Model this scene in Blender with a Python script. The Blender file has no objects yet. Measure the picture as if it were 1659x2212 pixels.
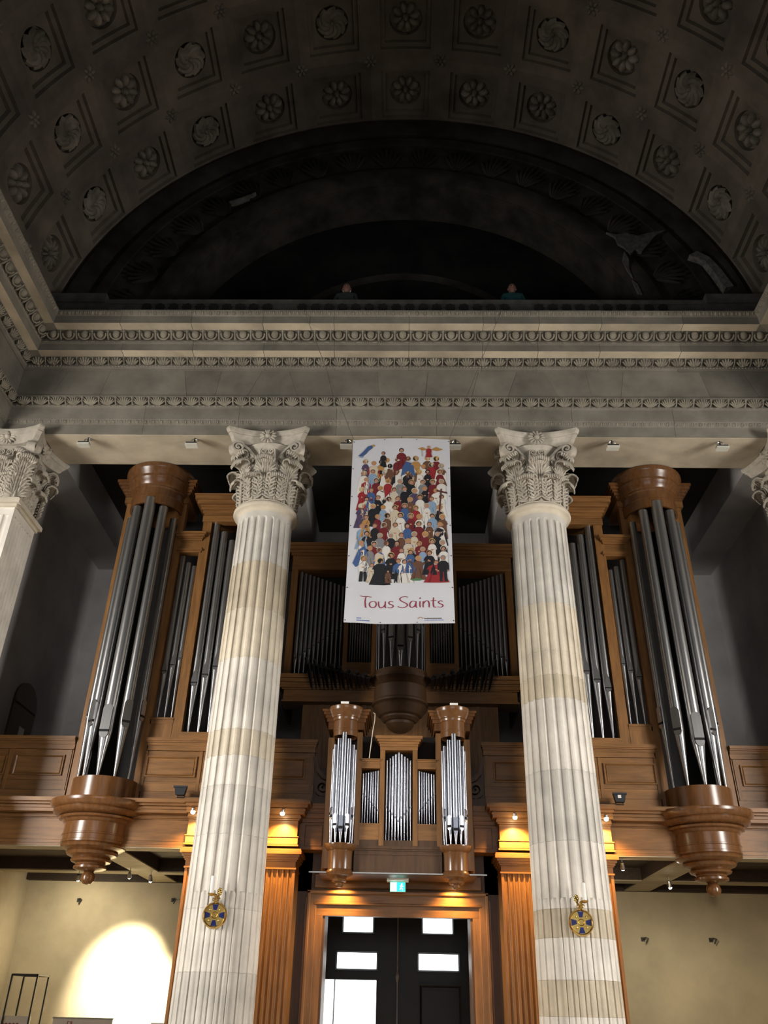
import bpy, math, random
from mathutils import Vector, Matrix
random.seed(7)
PI = math.pi
R_ = math.radians
C = bpy.context.scene.collection
SC = bpy.context.scene

# ------------------------------------------------------------------ camera
# world: X right along the screen of columns, Y away from the camera, Z up; camera height is Z = 0, floor at FLOOR
FLOOR = -1.75
def setup_camera():
    x0, yaw, pitch, roll = 0.055, R_(-1.683), R_(31.182), R_(1.311)
    cy, sy, cp, sp = math.cos(yaw), math.sin(yaw), math.cos(pitch), math.sin(pitch)
    w = Vector((sy*cp, cy*cp, sp)); r = Vector((cy, -sy, 0)); u = r.cross(w)
    rr = r*math.cos(roll) + u*math.sin(roll)
    uu = -r*math.sin(roll) + u*math.cos(roll)
    cd = bpy.data.cameras.new('camera'); co = bpy.data.objects.new('camera', cd); C.objects.link(co)
    m = Matrix(((rr.x, uu.x, -w.x, x0), (rr.y, uu.y, -w.y, 0), (rr.z, uu.z, -w.z, 0), (0, 0, 0, 1)))
    co.matrix_world = m
    cd.sensor_fit = 'VERTICAL'; cd.sensor_height = 36.0; cd.sensor_width = 27.0
    cd.lens = 1790/2212*36.0
    cd.clip_start = 0.05; cd.clip_end = 200
    SC.camera = co
setup_camera()

# ------------------------------------------------------------------ world, daylight, exposure
wd = bpy.data.worlds.new('world'); SC.world = wd; wd.use_nodes = True
wd.node_tree.nodes['Background'].inputs[0].default_value = (0.55, 0.62, 0.75, 1)
wd.node_tree.nodes['Background'].inputs[1].default_value = 0.02
vs = SC.view_settings
vs.view_transform = 'Standard'; vs.look = 'None'; vs.gamma = 1.0; vs.use_curve_mapping = False
vs.exposure = 0.0
SC.cycles.use_denoising = True
SC.cycles.max_bounces = 6
SC.cycles.diffuse_bounces = 3
SC.cycles.glossy_bounces = 3
SC.cycles.sample_clamp_indirect = 4.0

def area(name, loc, target, sx, sy, power, col, spread=180):
    ld = bpy.data.lights.new(name, 'AREA'); ld.shape = 'RECTANGLE'; ld.size = sx; ld.size_y = sy
    ld.energy = power; ld.color = col; ld.spread = R_(spread)
    o = bpy.data.objects.new(name, ld); C.objects.link(o); o.location = loc
    d = (Vector(target) - Vector(loc)).normalized()
    o.rotation_euler = d.to_track_quat('-Z', 'Y').to_euler()
    return o
# daylight entering by the tall windows of the two aisles and from the choir end behind the camera
area('daylight_aisle_window', (-10.2, 5.4, 2.9), (-2.6, 11.2, 2.2), 3.2, 5.0, 900, (1.0, 0.955, 0.89), 120)
area('daylight_aisle_window', (10.2, 5.4, 2.9), (2.6, 11.2, 2.2), 3.2, 5.0, 760, (1.0, 0.955, 0.90), 120)
area('daylight_choir_window', (0.5, -11.4, 3.2), (0, 11, 0.8), 9.0, 5.0, 140, (0.95, 0.97, 1.0), 100)

# ------------------------------------------------------------------ materials
MATS = {}
def nodes_of(name):
    m = bpy.data.materials.new(name); m.use_nodes = True
    nt = m.node_tree; b = nt.nodes['Principled BSDF']
    return m, nt, b
def mat(name, col, rough=0.6, metal=0.0, var=0.12, scale=6.0, stretch=(1, 1, 1), bump=0.0, bscale=None, col2=None, spec=0.5, lo=0.35, hi=0.65, detail=6.0):
    m, nt, b = nodes_of(name)
    b.inputs['Roughness'].default_value = rough; b.inputs['Metallic'].default_value = metal
    b.inputs['Specular IOR Level'].default_value = spec
    tc = nt.nodes.new('ShaderNodeTexCoord'); mp = nt.nodes.new('ShaderNodeMapping')
    geo = nt.nodes.new('ShaderNodeNewGeometry')
    mp.inputs['Scale'].default_value = stretch
    nt.links.new(geo.outputs['Position'], mp.inputs['Vector'])
    nz = nt.nodes.new('ShaderNodeTexNoise'); nz.inputs['Scale'].default_value = scale; nz.inputs['Detail'].default_value = detail
    nz.inputs['Roughness'].default_value = 0.6
    nt.links.new(mp.outputs['Vector'], nz.inputs['Vector'])
    rp = nt.nodes.new('ShaderNodeValToRGB')
    c2 = col2 if col2 else tuple(max(0, c*(1-var*1.6)) for c in col)
    c1 = tuple(min(1, c*(1+var)) for c in col)
    rp.color_ramp.elements[0].position = lo; rp.color_ramp.elements[1].position = hi
    rp.color_ramp.elements[0].color = (*c2, 1); rp.color_ramp.elements[1].color = (*c1, 1)
    nt.links.new(nz.outputs['Fac'], rp.inputs['Fac'])
    # every piece gets its own small shift in tone
    oi = nt.nodes.new('ShaderNodeObjectInfo'); hs = nt.nodes.new('ShaderNodeHueSaturation')
    mr = nt.nodes.new('ShaderNodeMapRange'); mr.inputs['To Min'].default_value = 1-var*0.8; mr.inputs['To Max'].default_value = 1+var*0.8
    nt.links.new(oi.outputs['Random'], mr.inputs['Value']); nt.links.new(mr.outputs['Result'], hs.inputs['Value'])
    nt.links.new(rp.outputs['Color'], hs.inputs['Color'])
    nt.links.new(hs.outputs['Color'], b.inputs['Base Color'])
    if bump > 0:
        n2 = nt.nodes.new('ShaderNodeTexNoise'); n2.inputs['Scale'].default_value = bscale or scale*4; n2.inputs['Detail'].default_value = 5
        nt.links.new(mp.outputs['Vector'], n2.inputs['Vector'])
        bp = nt.nodes.new('ShaderNodeBump'); bp.inputs['Strength'].default_value = bump; bp.inputs['Distance'].default_value = 0.02
        nt.links.new(n2.outputs['Fac'], bp.inputs['Height']); nt.links.new(bp.outputs['Normal'], b.inputs['Normal'])
    MATS[name] = m
    return m
def emat(name, col, strength):
    m, nt, b = nodes_of(name)
    b.inputs['Base Color'].default_value = (*col, 1)
    b.inputs['Emission Color'].default_value = (*col, 1); b.inputs['Emission Strength'].default_value = strength
    MATS[name] = m; return m

mat('limestone_white', (0.69, 0.645, 0.575), 0.8, var=0.09, scale=2.2, bump=0.15, bscale=40)
mat('limestone_cream', (0.65, 0.575, 0.455), 0.8, var=0.10, scale=2.4, bump=0.15, bscale=40)
mat('limestone_tan', (0.58, 0.50, 0.375), 0.8, var=0.13, scale=2.0, bump=0.15, bscale=40)
mat('limestone_grey', (0.62, 0.585, 0.525), 0.8, var=0.10, scale=2.4, bump=0.15, bscale=40)
mat('carved_stone', (0.52, 0.47, 0.39), 0.85, var=0.12, scale=7, bump=0.2, bscale=50)
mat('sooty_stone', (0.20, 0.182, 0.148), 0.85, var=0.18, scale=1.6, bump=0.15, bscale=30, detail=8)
mat('ornament_stone', (0.27, 0.243, 0.19), 0.85, var=0.16, scale=5, bump=0.2, bscale=40)
mat('bounce_soffit', (0.55, 0.47, 0.35), 0.85, var=0.16, scale=1.4, bump=0.1, bscale=30, detail=8)  # tan stone lightened with warm floor bounce painted into the colour
mat('soot_dark', (0.072, 0.070, 0.062), 0.9, var=0.2, scale=5)
mat('soot_black', (0.016, 0.016, 0.016), 0.95, var=0.2, scale=9)
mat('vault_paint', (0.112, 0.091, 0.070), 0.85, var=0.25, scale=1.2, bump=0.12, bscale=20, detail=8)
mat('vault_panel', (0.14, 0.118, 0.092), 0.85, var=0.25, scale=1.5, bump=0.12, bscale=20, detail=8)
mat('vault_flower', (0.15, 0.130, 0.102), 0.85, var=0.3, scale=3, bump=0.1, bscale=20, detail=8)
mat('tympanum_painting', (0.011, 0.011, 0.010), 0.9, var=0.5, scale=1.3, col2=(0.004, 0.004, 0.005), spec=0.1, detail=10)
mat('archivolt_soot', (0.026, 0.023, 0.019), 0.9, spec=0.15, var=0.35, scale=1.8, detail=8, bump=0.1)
mat('plaster_scar', (0.085, 0.08, 0.072), 0.9, var=0.3, scale=12)
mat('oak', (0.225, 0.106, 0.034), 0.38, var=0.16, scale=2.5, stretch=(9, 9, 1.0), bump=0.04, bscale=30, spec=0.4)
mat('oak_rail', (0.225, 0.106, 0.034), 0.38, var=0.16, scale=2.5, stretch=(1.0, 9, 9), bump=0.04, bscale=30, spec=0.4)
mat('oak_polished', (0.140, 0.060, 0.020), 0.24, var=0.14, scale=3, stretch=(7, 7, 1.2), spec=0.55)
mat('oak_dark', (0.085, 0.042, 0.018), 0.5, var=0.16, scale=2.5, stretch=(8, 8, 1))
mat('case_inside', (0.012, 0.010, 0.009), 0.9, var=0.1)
mat('ceiling_board', (0.035, 0.020, 0.012), 0.7, var=0.2, scale=3, stretch=(8, 1, 8))
mat('beam_tan', (0.30, 0.25, 0.16), 0.6, var=0.12, scale=3, stretch=(1, 6, 1))
mat('tin', (0.36, 0.36, 0.36), 0.30, metal=0.9, var=0.05, scale=6, stretch=(12, 12, 0.6))
mat('tin_polished', (0.38, 0.395, 0.44), 0.27, metal=1.0, var=0.06, scale=6, stretch=(12, 12, 0.6))
mat('tin_dark', (0.14, 0.14, 0.15), 0.35, metal=1.0, var=0.1)
mat('black_slot', (0.006, 0.006, 0.006), 0.9, var=0.0)
mat('black_paint', (0.012, 0.014, 0.018), 0.4, var=0.1)
mat('brass', (0.62, 0.42, 0.13), 0.28, metal=1.0, var=0.12, scale=30)
mat('blue_enamel', (0.010, 0.014, 0.10), 0.25, var=0.15, scale=30)
mat('candle_wax', (0.82, 0.80, 0.74), 0.5, var=0.03)
mat('plaster_yellow', (0.50, 0.43, 0.30), 0.9, var=0.12, scale=0.9, bump=0.08, bscale=14, detail=9)
mat('plaster_grey', (0.45, 0.43, 0.42), 0.9, var=0.14, scale=0.8, bump=0.06, bscale=14, detail=9)
mat('ceiling_grey', (0.035, 0.033, 0.032), 0.9, var=0.2, scale=1.0)
mat('floor_stone', (0.50, 0.45, 0.37), 0.6, var=0.15, scale=1.5)
mat('nave_plaster', (0.30, 0.28, 0.25), 0.9, var=0.12, scale=0.8)
mat('door_paint', (0.010, 0.011, 0.013), 0.55, var=0.2, scale=4)
mat('steel', (0.45, 0.45, 0.43), 0.35, metal=1.0, var=0.08)
mat('stand_metal', (0.05, 0.05, 0.05), 0.5, metal=0.4, var=0.1)
mat('white_paint', (0.78, 0.76, 0.72), 0.5, var=0.04)
mat('lamp_white', (0.62, 0.60, 0.52), 0.5, var=0.05)
mat('banner_cloth', (0.60, 0.605, 0.64), 0.55, var=0.03, scale=2)
mat('print_red', (0.26, 0.025, 0.05), 0.6, var=0.1, scale=30)
mat('print_blue', (0.06, 0.12, 0.40), 0.6, var=0.1, scale=30)
mat('print_orange', (0.50, 0.25, 0.08), 0.6, var=0.1, scale=30)
mat('wire', (0.10, 0.09, 0.08), 0.5, var=0.0)
mat('cable_white', (0.60, 0.52, 0.40), 0.5, var=0.0)
mat('skin', (0.20, 0.10, 0.075), 0.6, var=0.1, scale=20)
mat('hair_black', (0.01, 0.01, 0.01), 0.6, var=0.1)
mat('shirt_teal', (0.01, 0.07, 0.08), 0.8, var=0.1)
mat('shirt_dark', (0.03, 0.05, 0.05), 0.8, var=0.1)
mat('red_ink', (0.30, 0.05, 0.06), 0.6, var=0.05)
mat('sign_white', (0.8, 0.85, 0.8), 0.5, var=0.0)
emat('glow_daylight', (0.95, 1.0, 1.0), 3.2)
emat('glow_warm', (1.0, 0.80, 0.45), 60.0)
emat('glow_white', (1.0, 0.95, 0.85), 60.0)
emat('exit_green', (0.02, 0.55, 0.42), 2.2)
emat('exit_white', (0.75, 1.0, 0.95), 3.5)

# vertex-colour print
m, nt, b = nodes_of('banner_print')
at = nt.nodes.new('ShaderNodeAttribute'); at.attribute_name = 'Col'
nt.links.new(at.outputs['Color'], b.inputs['Base Color']); b.inputs['Roughness'].default_value = 0.6
MATS['banner_print'] = m

# ------------------------------------------------------------------ mesh helpers
class MB:
    def __init__(s, flip=1):
        s.v = []; s.f = []; s.flip = flip
    def add(s, verts, faces):
        n = len(s.v)
        s.v += [(s.flip*a[0], a[1], a[2]) for a in verts]
        if s.flip < 0: s.f += [tuple(n+i for i in reversed(f)) for f in faces]
        else: s.f += [tuple(n+i for i in f) for f in faces]
        return s
    def box(s, x0, x1, y0, y1, z0, z1):
        v = [(x0,y0,z0),(x1,y0,z0),(x1,y1,z0),(x0,y1,z0),(x0,y0,z1),(x1,y0,z1),(x1,y1,z1),(x0,y1,z1)]
        return s.add(v, [(0,3,2,1),(4,5,6,7),(0,1,5,4),(1,2,6,5),(2,3,7,6),(3,0,4,7)])
    def bbox(s, x0, x1, y0, y1, z0, z1, b=0.01):
        """box whose front (-Y) edges are chamfered"""
        v = [(x0,y0+b,z0),(x1,y0+b,z0),(x1,y1,z0),(x0,y1,z0),(x0,y0+b,z1),(x1,y0+b,z1),(x1,y1,z1),(x0,y1,z1),
             (x0+b,y0,z0+b),(x1-b,y0,z0+b),(x1-b,y0,z1-b),(x0+b,y0,z1-b)]
        return s.add(v, [(0,3,2,1),(4,5,6,7),(1,2,6,5),(3,0,4,7),(2,3,7,6),(8,9,10,11),(0,1,9,8),(1,5,10,9),(5,4,11,10),(4,0,8,11)])
    def lathe(s, prof, cx, cy, n=32, a0=0.0, a1=2*PI, cap=True):
        """prof list of (r, z) from bottom to top"""
        full = abs(a1-a0-2*PI) < 1e-6
        m = n if full else n+1
        v = []; f = []
        for r, z in prof:
            for i in range(m):
                a = a0+(a1-a0)*i/n
                v.append((cx+r*math.cos(a), cy+r*math.sin(a), z))
        k = len(prof)
        for j in range(k-1):
            for i in range(n):
                i2 = (i+1) % m
                f.append((j*m+i, j*m+i2, (j+1)*m+i2, (j+1)*m+i))
        if cap and full:
            f.append(tuple(reversed(range(m)))); f.append(tuple((k-1)*m+i for i in range(m)))
        return s.add(v, f)
    def sweep_x(s, prof, x0, x1):
        """prof closed polygon of (y, z)"""
        n = len(prof)
        v = [(x0, y, z) for y, z in prof]+[(x1, y, z) for y, z in prof]
        f = [(i, (i+1) % n, n+(i+1) % n, n+i) for i in range(n)]
        f += [tuple(range(n))[::-1], tuple(range(n, 2*n))]
        return s.add(v, f)
    def tube(s, pts, r, n=8, taper=None):
        pts = [Vector(p) for p in pts]; v = []; f = []
        for i, p in enumerate(pts):
            d = (pts[min(i+1, len(pts)-1)]-pts[max(i-1, 0)]).normalized()
            a = d.orthogonal().normalized() if i == 0 else (a - d*a.dot(d)).normalized()
            bb = d.cross(a)
            rr = r if taper is None else r*taper[i]
            for k in range(n):
                t = 2*PI*k/n
                v.append(tuple(p+a*rr*math.cos(t)+bb*rr*math.sin(t)))
        m = len(pts)
        for i in range(m-1):
            for k in range(n):
                k2 = (k+1) % n
                f.append((i*n+k, i*n+k2, (i+1)*n+k2, (i+1)*n+k))
        f.append(tuple(range(n))[::-1]); f.append(tuple((m-1)*n+k for k in range(n)))
        return s.add(v, f)
    def ribbon(s, pts, nrm, w, t):
        """flat band along pts; nrm = constant axis across the band (width w), t = thickness in the path plane"""
        pts = [Vector(p) for p in pts]; nrm = Vector(nrm).normalized(); v = []; f = []
        for i, p in enumerate(pts):
            d = (pts[min(i+1, len(pts)-1)]-pts[max(i-1, 0)]).normalized()
            q = d.cross(nrm).normalized()
            tt = t[i] if isinstance(t, (list, tuple)) else t
            ww = w[i] if isinstance(w, (list, tuple)) else w
            for a, c in ((-1,-1),(1,-1),(1,1),(-1,1)):
                v.append(tuple(p+nrm*a*ww/2+q*c*tt/2))
        for i in range(len(pts)-1):
            for k in range(4):
                f.append((i*4+k, i*4+(k+1) % 4, (i+1)*4+(k+1) % 4, (i+1)*4+k))
        n = len(pts)-1
        f.append((3,2,1,0)); f.append((n*4, n*4+1, n*4+2, n*4+3))
        return s.add(v, f)
    def ellipsoid(s, c, ax, n=10, m=6, half=False):
        """ax: three Vectors (semi axes); half keeps the +ax[2] side"""
        c = Vector(c); v = []; f = []
        j0 = 0
        rows = m+1
        for j in range(rows):
            ph = (PI/2*j/m) if half else (-PI/2+PI*j/m)
            for i in range(n):
                t = 2*PI*i/n
                v.append(tuple(c+ax[0]*math.cos(ph)*math.cos(t)+ax[1]*math.cos(ph)*math.sin(t)+ax[2]*math.sin(ph)))
        for j in range(rows-1):
            for i in range(n):
                f.append((j*n+i, j*n+(i+1) % n, (j+1)*n+(i+1) % n, (j+1)*n+i))
        return s.add(v, f)
    def frame(s, x0, x1, z0, z1, yb, yf, w):
        """picture-frame moulding on a wall facing -Y: back yb, front yf (yf<yb), bevelled towards the inside"""
        o = [(x0,z0),(x1,z0),(x1,z1),(x0,z1)]; i_ = [(x0+w,z0+w),(x1-w,z0+w),(x1-w,z1-w),(x0+w,z1-w)]
        mm = [(x0+w*.35,z0+w*.35),(x1-w*.35,z0+w*.35),(x1-w*.35,z1-w*.35),(x0+w*.35,z1-w*.35)]
        v = [(a,yb,c) for a,c in o]+[(a,yf,c) for a,c in o]+[(a,yf,c) for a,c in mm]+[(a,yb,c) for a,c in i_]
        f = []
        for k in range(4):
            k2 = (k+1) % 4
            f += [(k,k2,4+k2,4+k),(4+k,4+k2,8+k2,8+k),(8+k,8+k2,12+k2,12+k)]
        return s.add(v, f)
    def mesh(s, name, m, smooth=None):
        me = bpy.data.meshes.new(name); me.from_pydata(s.v, [], s.f); me.update()
        me.materials.append(MATS[m])
        if smooth is not None:
            me.polygons.foreach_set('use_smooth', [True]*len(me.polygons))
            try: me.set_sharp_from_angle(angle=R_(smooth))
            except Exception: pass
        return me

def obj(name, mb, m, parent=None, smooth=None, org=None, kind=None, label=None):
    """links a mesh (given in world coordinates); org = origin to subtract (the parent's location)"""
    if isinstance(mb, bpy.types.Mesh): me = mb
    else:
        if org is None and parent is not None: org = parent.get('org', None)
        if org is not None:
            o3 = tuple(org)
            mb.v = [(a[0]-o3[0], a[1]-o3[1], a[2]-o3[2]) for a in mb.v]
        me = mb.mesh(name, m, smooth)
    o = bpy.data.objects.new(name, me); C.objects.link(o)
    if parent is not None: o.parent = parent
    if kind: o['kind'] = kind
    if label: o['label'] = label
    return o
def sub(name, mb, m, part, root, smooth=None, label=None):
    return obj(name, mb, m, part, smooth, org=root['org'], label=label)
def thing(name, label, cat, loc=(0, 0, 0), group=None):
    o = bpy.data.objects.new(name, None); C.objects.link(o); o.location = loc; o.empty_display_size = 0.2
    o['label'] = label; o['category'] = cat; o['org'] = loc
    if group: o['group'] = group
    return o
def tag(o, label, cat, group=None):
    o['label'] = label; o['category'] = cat
    if group: o['group'] = group
    return o
def struct(name, mb, m, smooth=None):
    o = obj(name, mb, m, None, smooth); o['kind'] = 'structure'
    return o
def inst(name, me, parent, M):
    """a copy of a shared mesh under parent (parent at the origin or with given matrix)"""
    o = bpy.data.objects.new(name, me); C.objects.link(o); o.parent = parent; o.matrix_local = M
    return o
def frameM(o, ex, ey, ez):
    ex, ey, ez, o = Vector(ex), Vector(ey), Vector(ez), Vector(o)
    return Matrix(((ex.x,ey.x,ez.x,o.x),(ex.y,ey.y,ez.y,o.y),(ex.z,ey.z,ez.z,o.z),(0,0,0,1)))
def fin(o):
    if 'org' in o.keys(): del o['org']

# ================================================================== THE SHELL
WX = 6.32            # frieze plane of the nave side walls (|X|)
FY = 10.5            # frieze plane of the end entablature
ZV = 9.9; RV = 6.35  # vault axis height and radius
YE = 10.85           # end of the vault
ROOMX = 6.37; ROOMY = 15.4   # organ gallery room

struct('floor', MB().box(-10.6, 10.6, -12, 16.2, FLOOR-0.2, FLOOR), 'floor_stone')
struct('wall_nave_end', MB().box(-10.6, 10.6, -12.3, -12, FLOOR, 17), 'nave_plaster')
for s, nm in ((-1, 'left'), (1, 'right')):
    struct('wall_aisle_'+nm, MB(s).box(10.4, 10.6, -12, 11.2, FLOOR, 8.4), 'nave_plaster')
    struct('wall_aisle_end_'+nm, MB(s).box(7.3, 10.6, 11.0, 11.2, FLOOR, 8.4), 'nave_plaster')
    struct('ceiling_aisle_'+nm, MB(s).box(7.2, 10.6, -12, 11.2, 8.4, 8.55), 'nave_plaster')
    # side walls of the room behind the columns: grey upstairs, cream below the gallery
    struct('wall_gallery_'+nm, MB(s).box(ROOMX, ROOMX+0.2, 11.48, ROOMY+0.2, 2.0, 8.7), 'plaster_grey')
    struct('wall_lower_'+nm, MB(s).box(ROOMX, ROOMX+0.2, 11.48, ROOMY+0.2, FLOOR, 2.0), 'plaster_yellow')
struct('wall_gallery_back', MB().box(-ROOMX-0.2, ROOMX+0.2, ROOMY, ROOMY+0.2, 2.0, 8.7), 'plaster_grey')
for s, nm in ((-1, 'left'), (1, 'right')):
    struct('wall_lower_back_'+nm, MB(s).box(1.6, ROOMX, ROOMY, ROOMY+0.2, FLOOR, 2.0), 'plaster_yellow')

# ceiling of the gallery room: dark boards between beams that run back from each column
cg = struct('ceiling_gallery', MB().box(-ROOMX, ROOMX, 11.43, ROOMY, 8.55, 8.7), 'ceiling_grey')
for x0, x1 in ((-ROOMX, -5.72), (-2.5, -1.72), (1.72, 2.5), (5.72, ROOMX)):
    obj('ceiling_beam', MB().box(x0, x1, 11.43, ROOMY, 7.86, 8.55), 'plaster_grey', cg)
obj('ceiling_beam', MB().box(-ROOMX, ROOMX, ROOMY-0.45, ROOMY, 7.87, 8.55), 'plaster_grey', cg)

# ---------------------------------------------------------------- vault with coffers
def vault():
    mb = MB()
    def strip(r, a0, a1, y0, y1, n, flip=False):
        v = []; f = []
        for i in range(n+1):
            a = a0+(a1-a0)*i/n
            for y in (y0, y1): v.append((r*math.sin(a), y, ZV+r*math.cos(a)))
        for i in range(n): f.append((2*i, 2*i+1, 2*i+3, 2*i+2))
        mb.add(v, f)
    ST = R_(12.6); half = 6.5*ST; PY = 1.455; NR = 6; Y0 = 10.18
    ylast = Y0-PY*(NR-0.5)
    strip(RV, half, PI/2+0.04, -12, YE+0.1, 3); strip(RV, -PI/2-0.04, -half, -12, YE+0.1, 3)
    strip(RV, -half, half, -12, ylast, 52)
    strip(RV+0.4, -PI/2-0.05, PI/2+0.05, -12.2, YE+0.3, 40)
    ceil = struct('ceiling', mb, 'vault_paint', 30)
    # one coffer: two stepped frames, a flat field and a round bed for the flower
    N = 32
    rings = [(0.5, 0, 's'), (0.35, 0, 's'), (0.343, 0.075, 's'), (0.288, 0.075, 's'), (0.28, 0.15, 's'), (0.225, 0.15, 'c'), (0.215, 0.24, 'c'), (0.02, 0.24, 'c')]
    v = []; f = []
    for q, h, k in rings:
        for i in range(N):
            t = 2*PI*i/N; c, s_ = math.cos(t), math.sin(t)
            d = q/max(abs(c), abs(s_)) if k == 's' else q
            u, w = c*d, s_*d
            a = u*ST
            v.append(((RV+h)*math.sin(a), w*PY, (RV+h)*math.cos(a)))
    for j in range(len(rings)-1):
        for i in range(N): f.append((j*N+i, j*N+(i+1) % N, (j+1)*N+(i+1) % N, (j+1)*N+i))
    f.append(tuple((len(rings)-1)*N+i for i in range(N)))
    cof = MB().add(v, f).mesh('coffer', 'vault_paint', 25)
    def flower(kind):
        mb = MB(); z = RV+0.235
        if kind == 'daisy':
            for k in range(8):
                t = 2*PI*(k+0.5)/8; d = Vector((math.cos(t), math.sin(t), 0)); p = Vector((-math.sin(t), math.cos(t), 0))
                mb.ellipsoid(d*0.185+Vector((0, 0, z)), (d*0.115, p*0.07, Vector((0, 0, -0.13))), 8, 4, True)
        elif kind == 'swirl':
            for k in range(9):
                t0 = 2*PI*k/9; pts = []; tp = []
                for i in range(7):
                    q = i/6; t = t0+1.3*q*q; r = 0.05+0.225*q
                    pts.append((r*math.cos(t), r*math.sin(t), z-0.07-0.03*math.sin(PI*q))); tp.append(0.35+1.1*math.sin(PI*min(0.75, q*0.75+0.1)))
                mb.tube(pts, 0.043, 6, tp)
        else:
            for k in range(12):
                t = 2*PI*k/12; d = Vector((math.cos(t), math.sin(t), 0)); p = Vector((-math.sin(t), math.cos(t), 0))
                mb.ellipsoid(d*0.17+Vector((0, 0, z)), (d*0.125, p*0.035, Vector((0, 0, -0.10))), 6, 4, True)
        mb.ellipsoid((0, 0, z), (Vector((0.055, 0, 0)), Vector((0, 0.055, 0)), Vector((0, 0, -0.16))), 10, 4, True)
        return mb.mesh('coffer_flower', 'vault_flower', 50)
    FL = {k: flower(k) for k in ('daisy', 'swirl', 'star')}
    ro = MB()
    for k in range(6):
        t = 2*PI*k/6; d = Vector((math.cos(t), math.sin(t), 0)); p = Vector((-math.sin(t), math.cos(t), 0))
        ro.ellipsoid(d*0.085+Vector((0, 0, RV)), (d*0.06, p*0.035, Vector((0, 0, -0.05))), 6, 3, True)
    ro.ellipsoid((0, 0, RV), (Vector((0.04, 0, 0)), Vector((0, 0.04, 0)), Vector((0, 0, -0.07))), 8, 3, True)
    ros = ro.mesh('rib_rosette', 'vault_panel', 50)
    pat = ['star', 'swirl', 'daisy', 'swirl', 'daisy', 'daisy', 'daisy', 'daisy', 'daisy', 'swirl', 'daisy', 'swirl', 'star']
    pat2 = ['daisy', 'swirl', 'daisy', 'swirl', 'daisy', 'swirl', 'daisy', 'daisy', 'swirl', 'daisy', 'swirl', 'daisy', 'swirl']
    for r in range(NR):
        y = Y0-PY*r
        for k in range(-6, 7):
            M = Matrix.Translation((0, y, ZV)) @ Matrix.Rotation(k*ST, 4, 'Y')
            co = inst('coffer', cof, ceil, M)
            inst('coffer_flower', FL[(pat if r % 2 == 0 else pat2)[k+6]], co, Matrix.Rotation(random.random()*0.4, 4, 'Z'))
        if r > 0:
            for k in range(-7, 7):
                inst('rib_rosette', ros, ceil, Matrix.Translation((0, y+PY/2, ZV)) @ Matrix.Rotation((k+0.5)*ST, 4, 'Y'))
    return ceil
vault()

def arch_sweep(mb, prof, n=64, a0=0.0, a1=PI, zc=ZV):
    """prof closed polygon of (r, y) swept round the vault axis"""
    k = len(prof); v = []; f = []
    for i in range(n+1):
        a = a0+(a1-a0)*i/n
        for r, y in prof: v.append((r*math.cos(a), y, zc+r*math.sin(a)))
    for i in range(n):
        for j in range(k):
            f.append((i*k+j, i*k+(j+1) % k, (i+1)*k+(j+1) % k, (i+1)*k+j))
    return mb.add(v, f)

def fan_leaf(w, h, n, d=0.03, spread=62):
    """palmette of n lobes fanning from the foot; x across, y up, z towards the viewer"""
    mb = MB()
    for k in range(n):
        t = (k-(n-1)/2)/((n-1)/2)
        a = t*R_(spread); L = h*(1.0-.10*abs(t))
        tip = Vector((math.sin(a)*w*.52, -h/2+L*(.35+.65*math.cos(a)), d*.55)); root = Vector((t*w*.07, -h/2, d*.2))
        mid = (tip+root)*.5+Vector((math.sin(a)*w*.03, 0, d*.5))
        mb.tube([root, mid, tip], w/n*.50, 6, [.45, 1.0, .6])
    return mb

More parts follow.
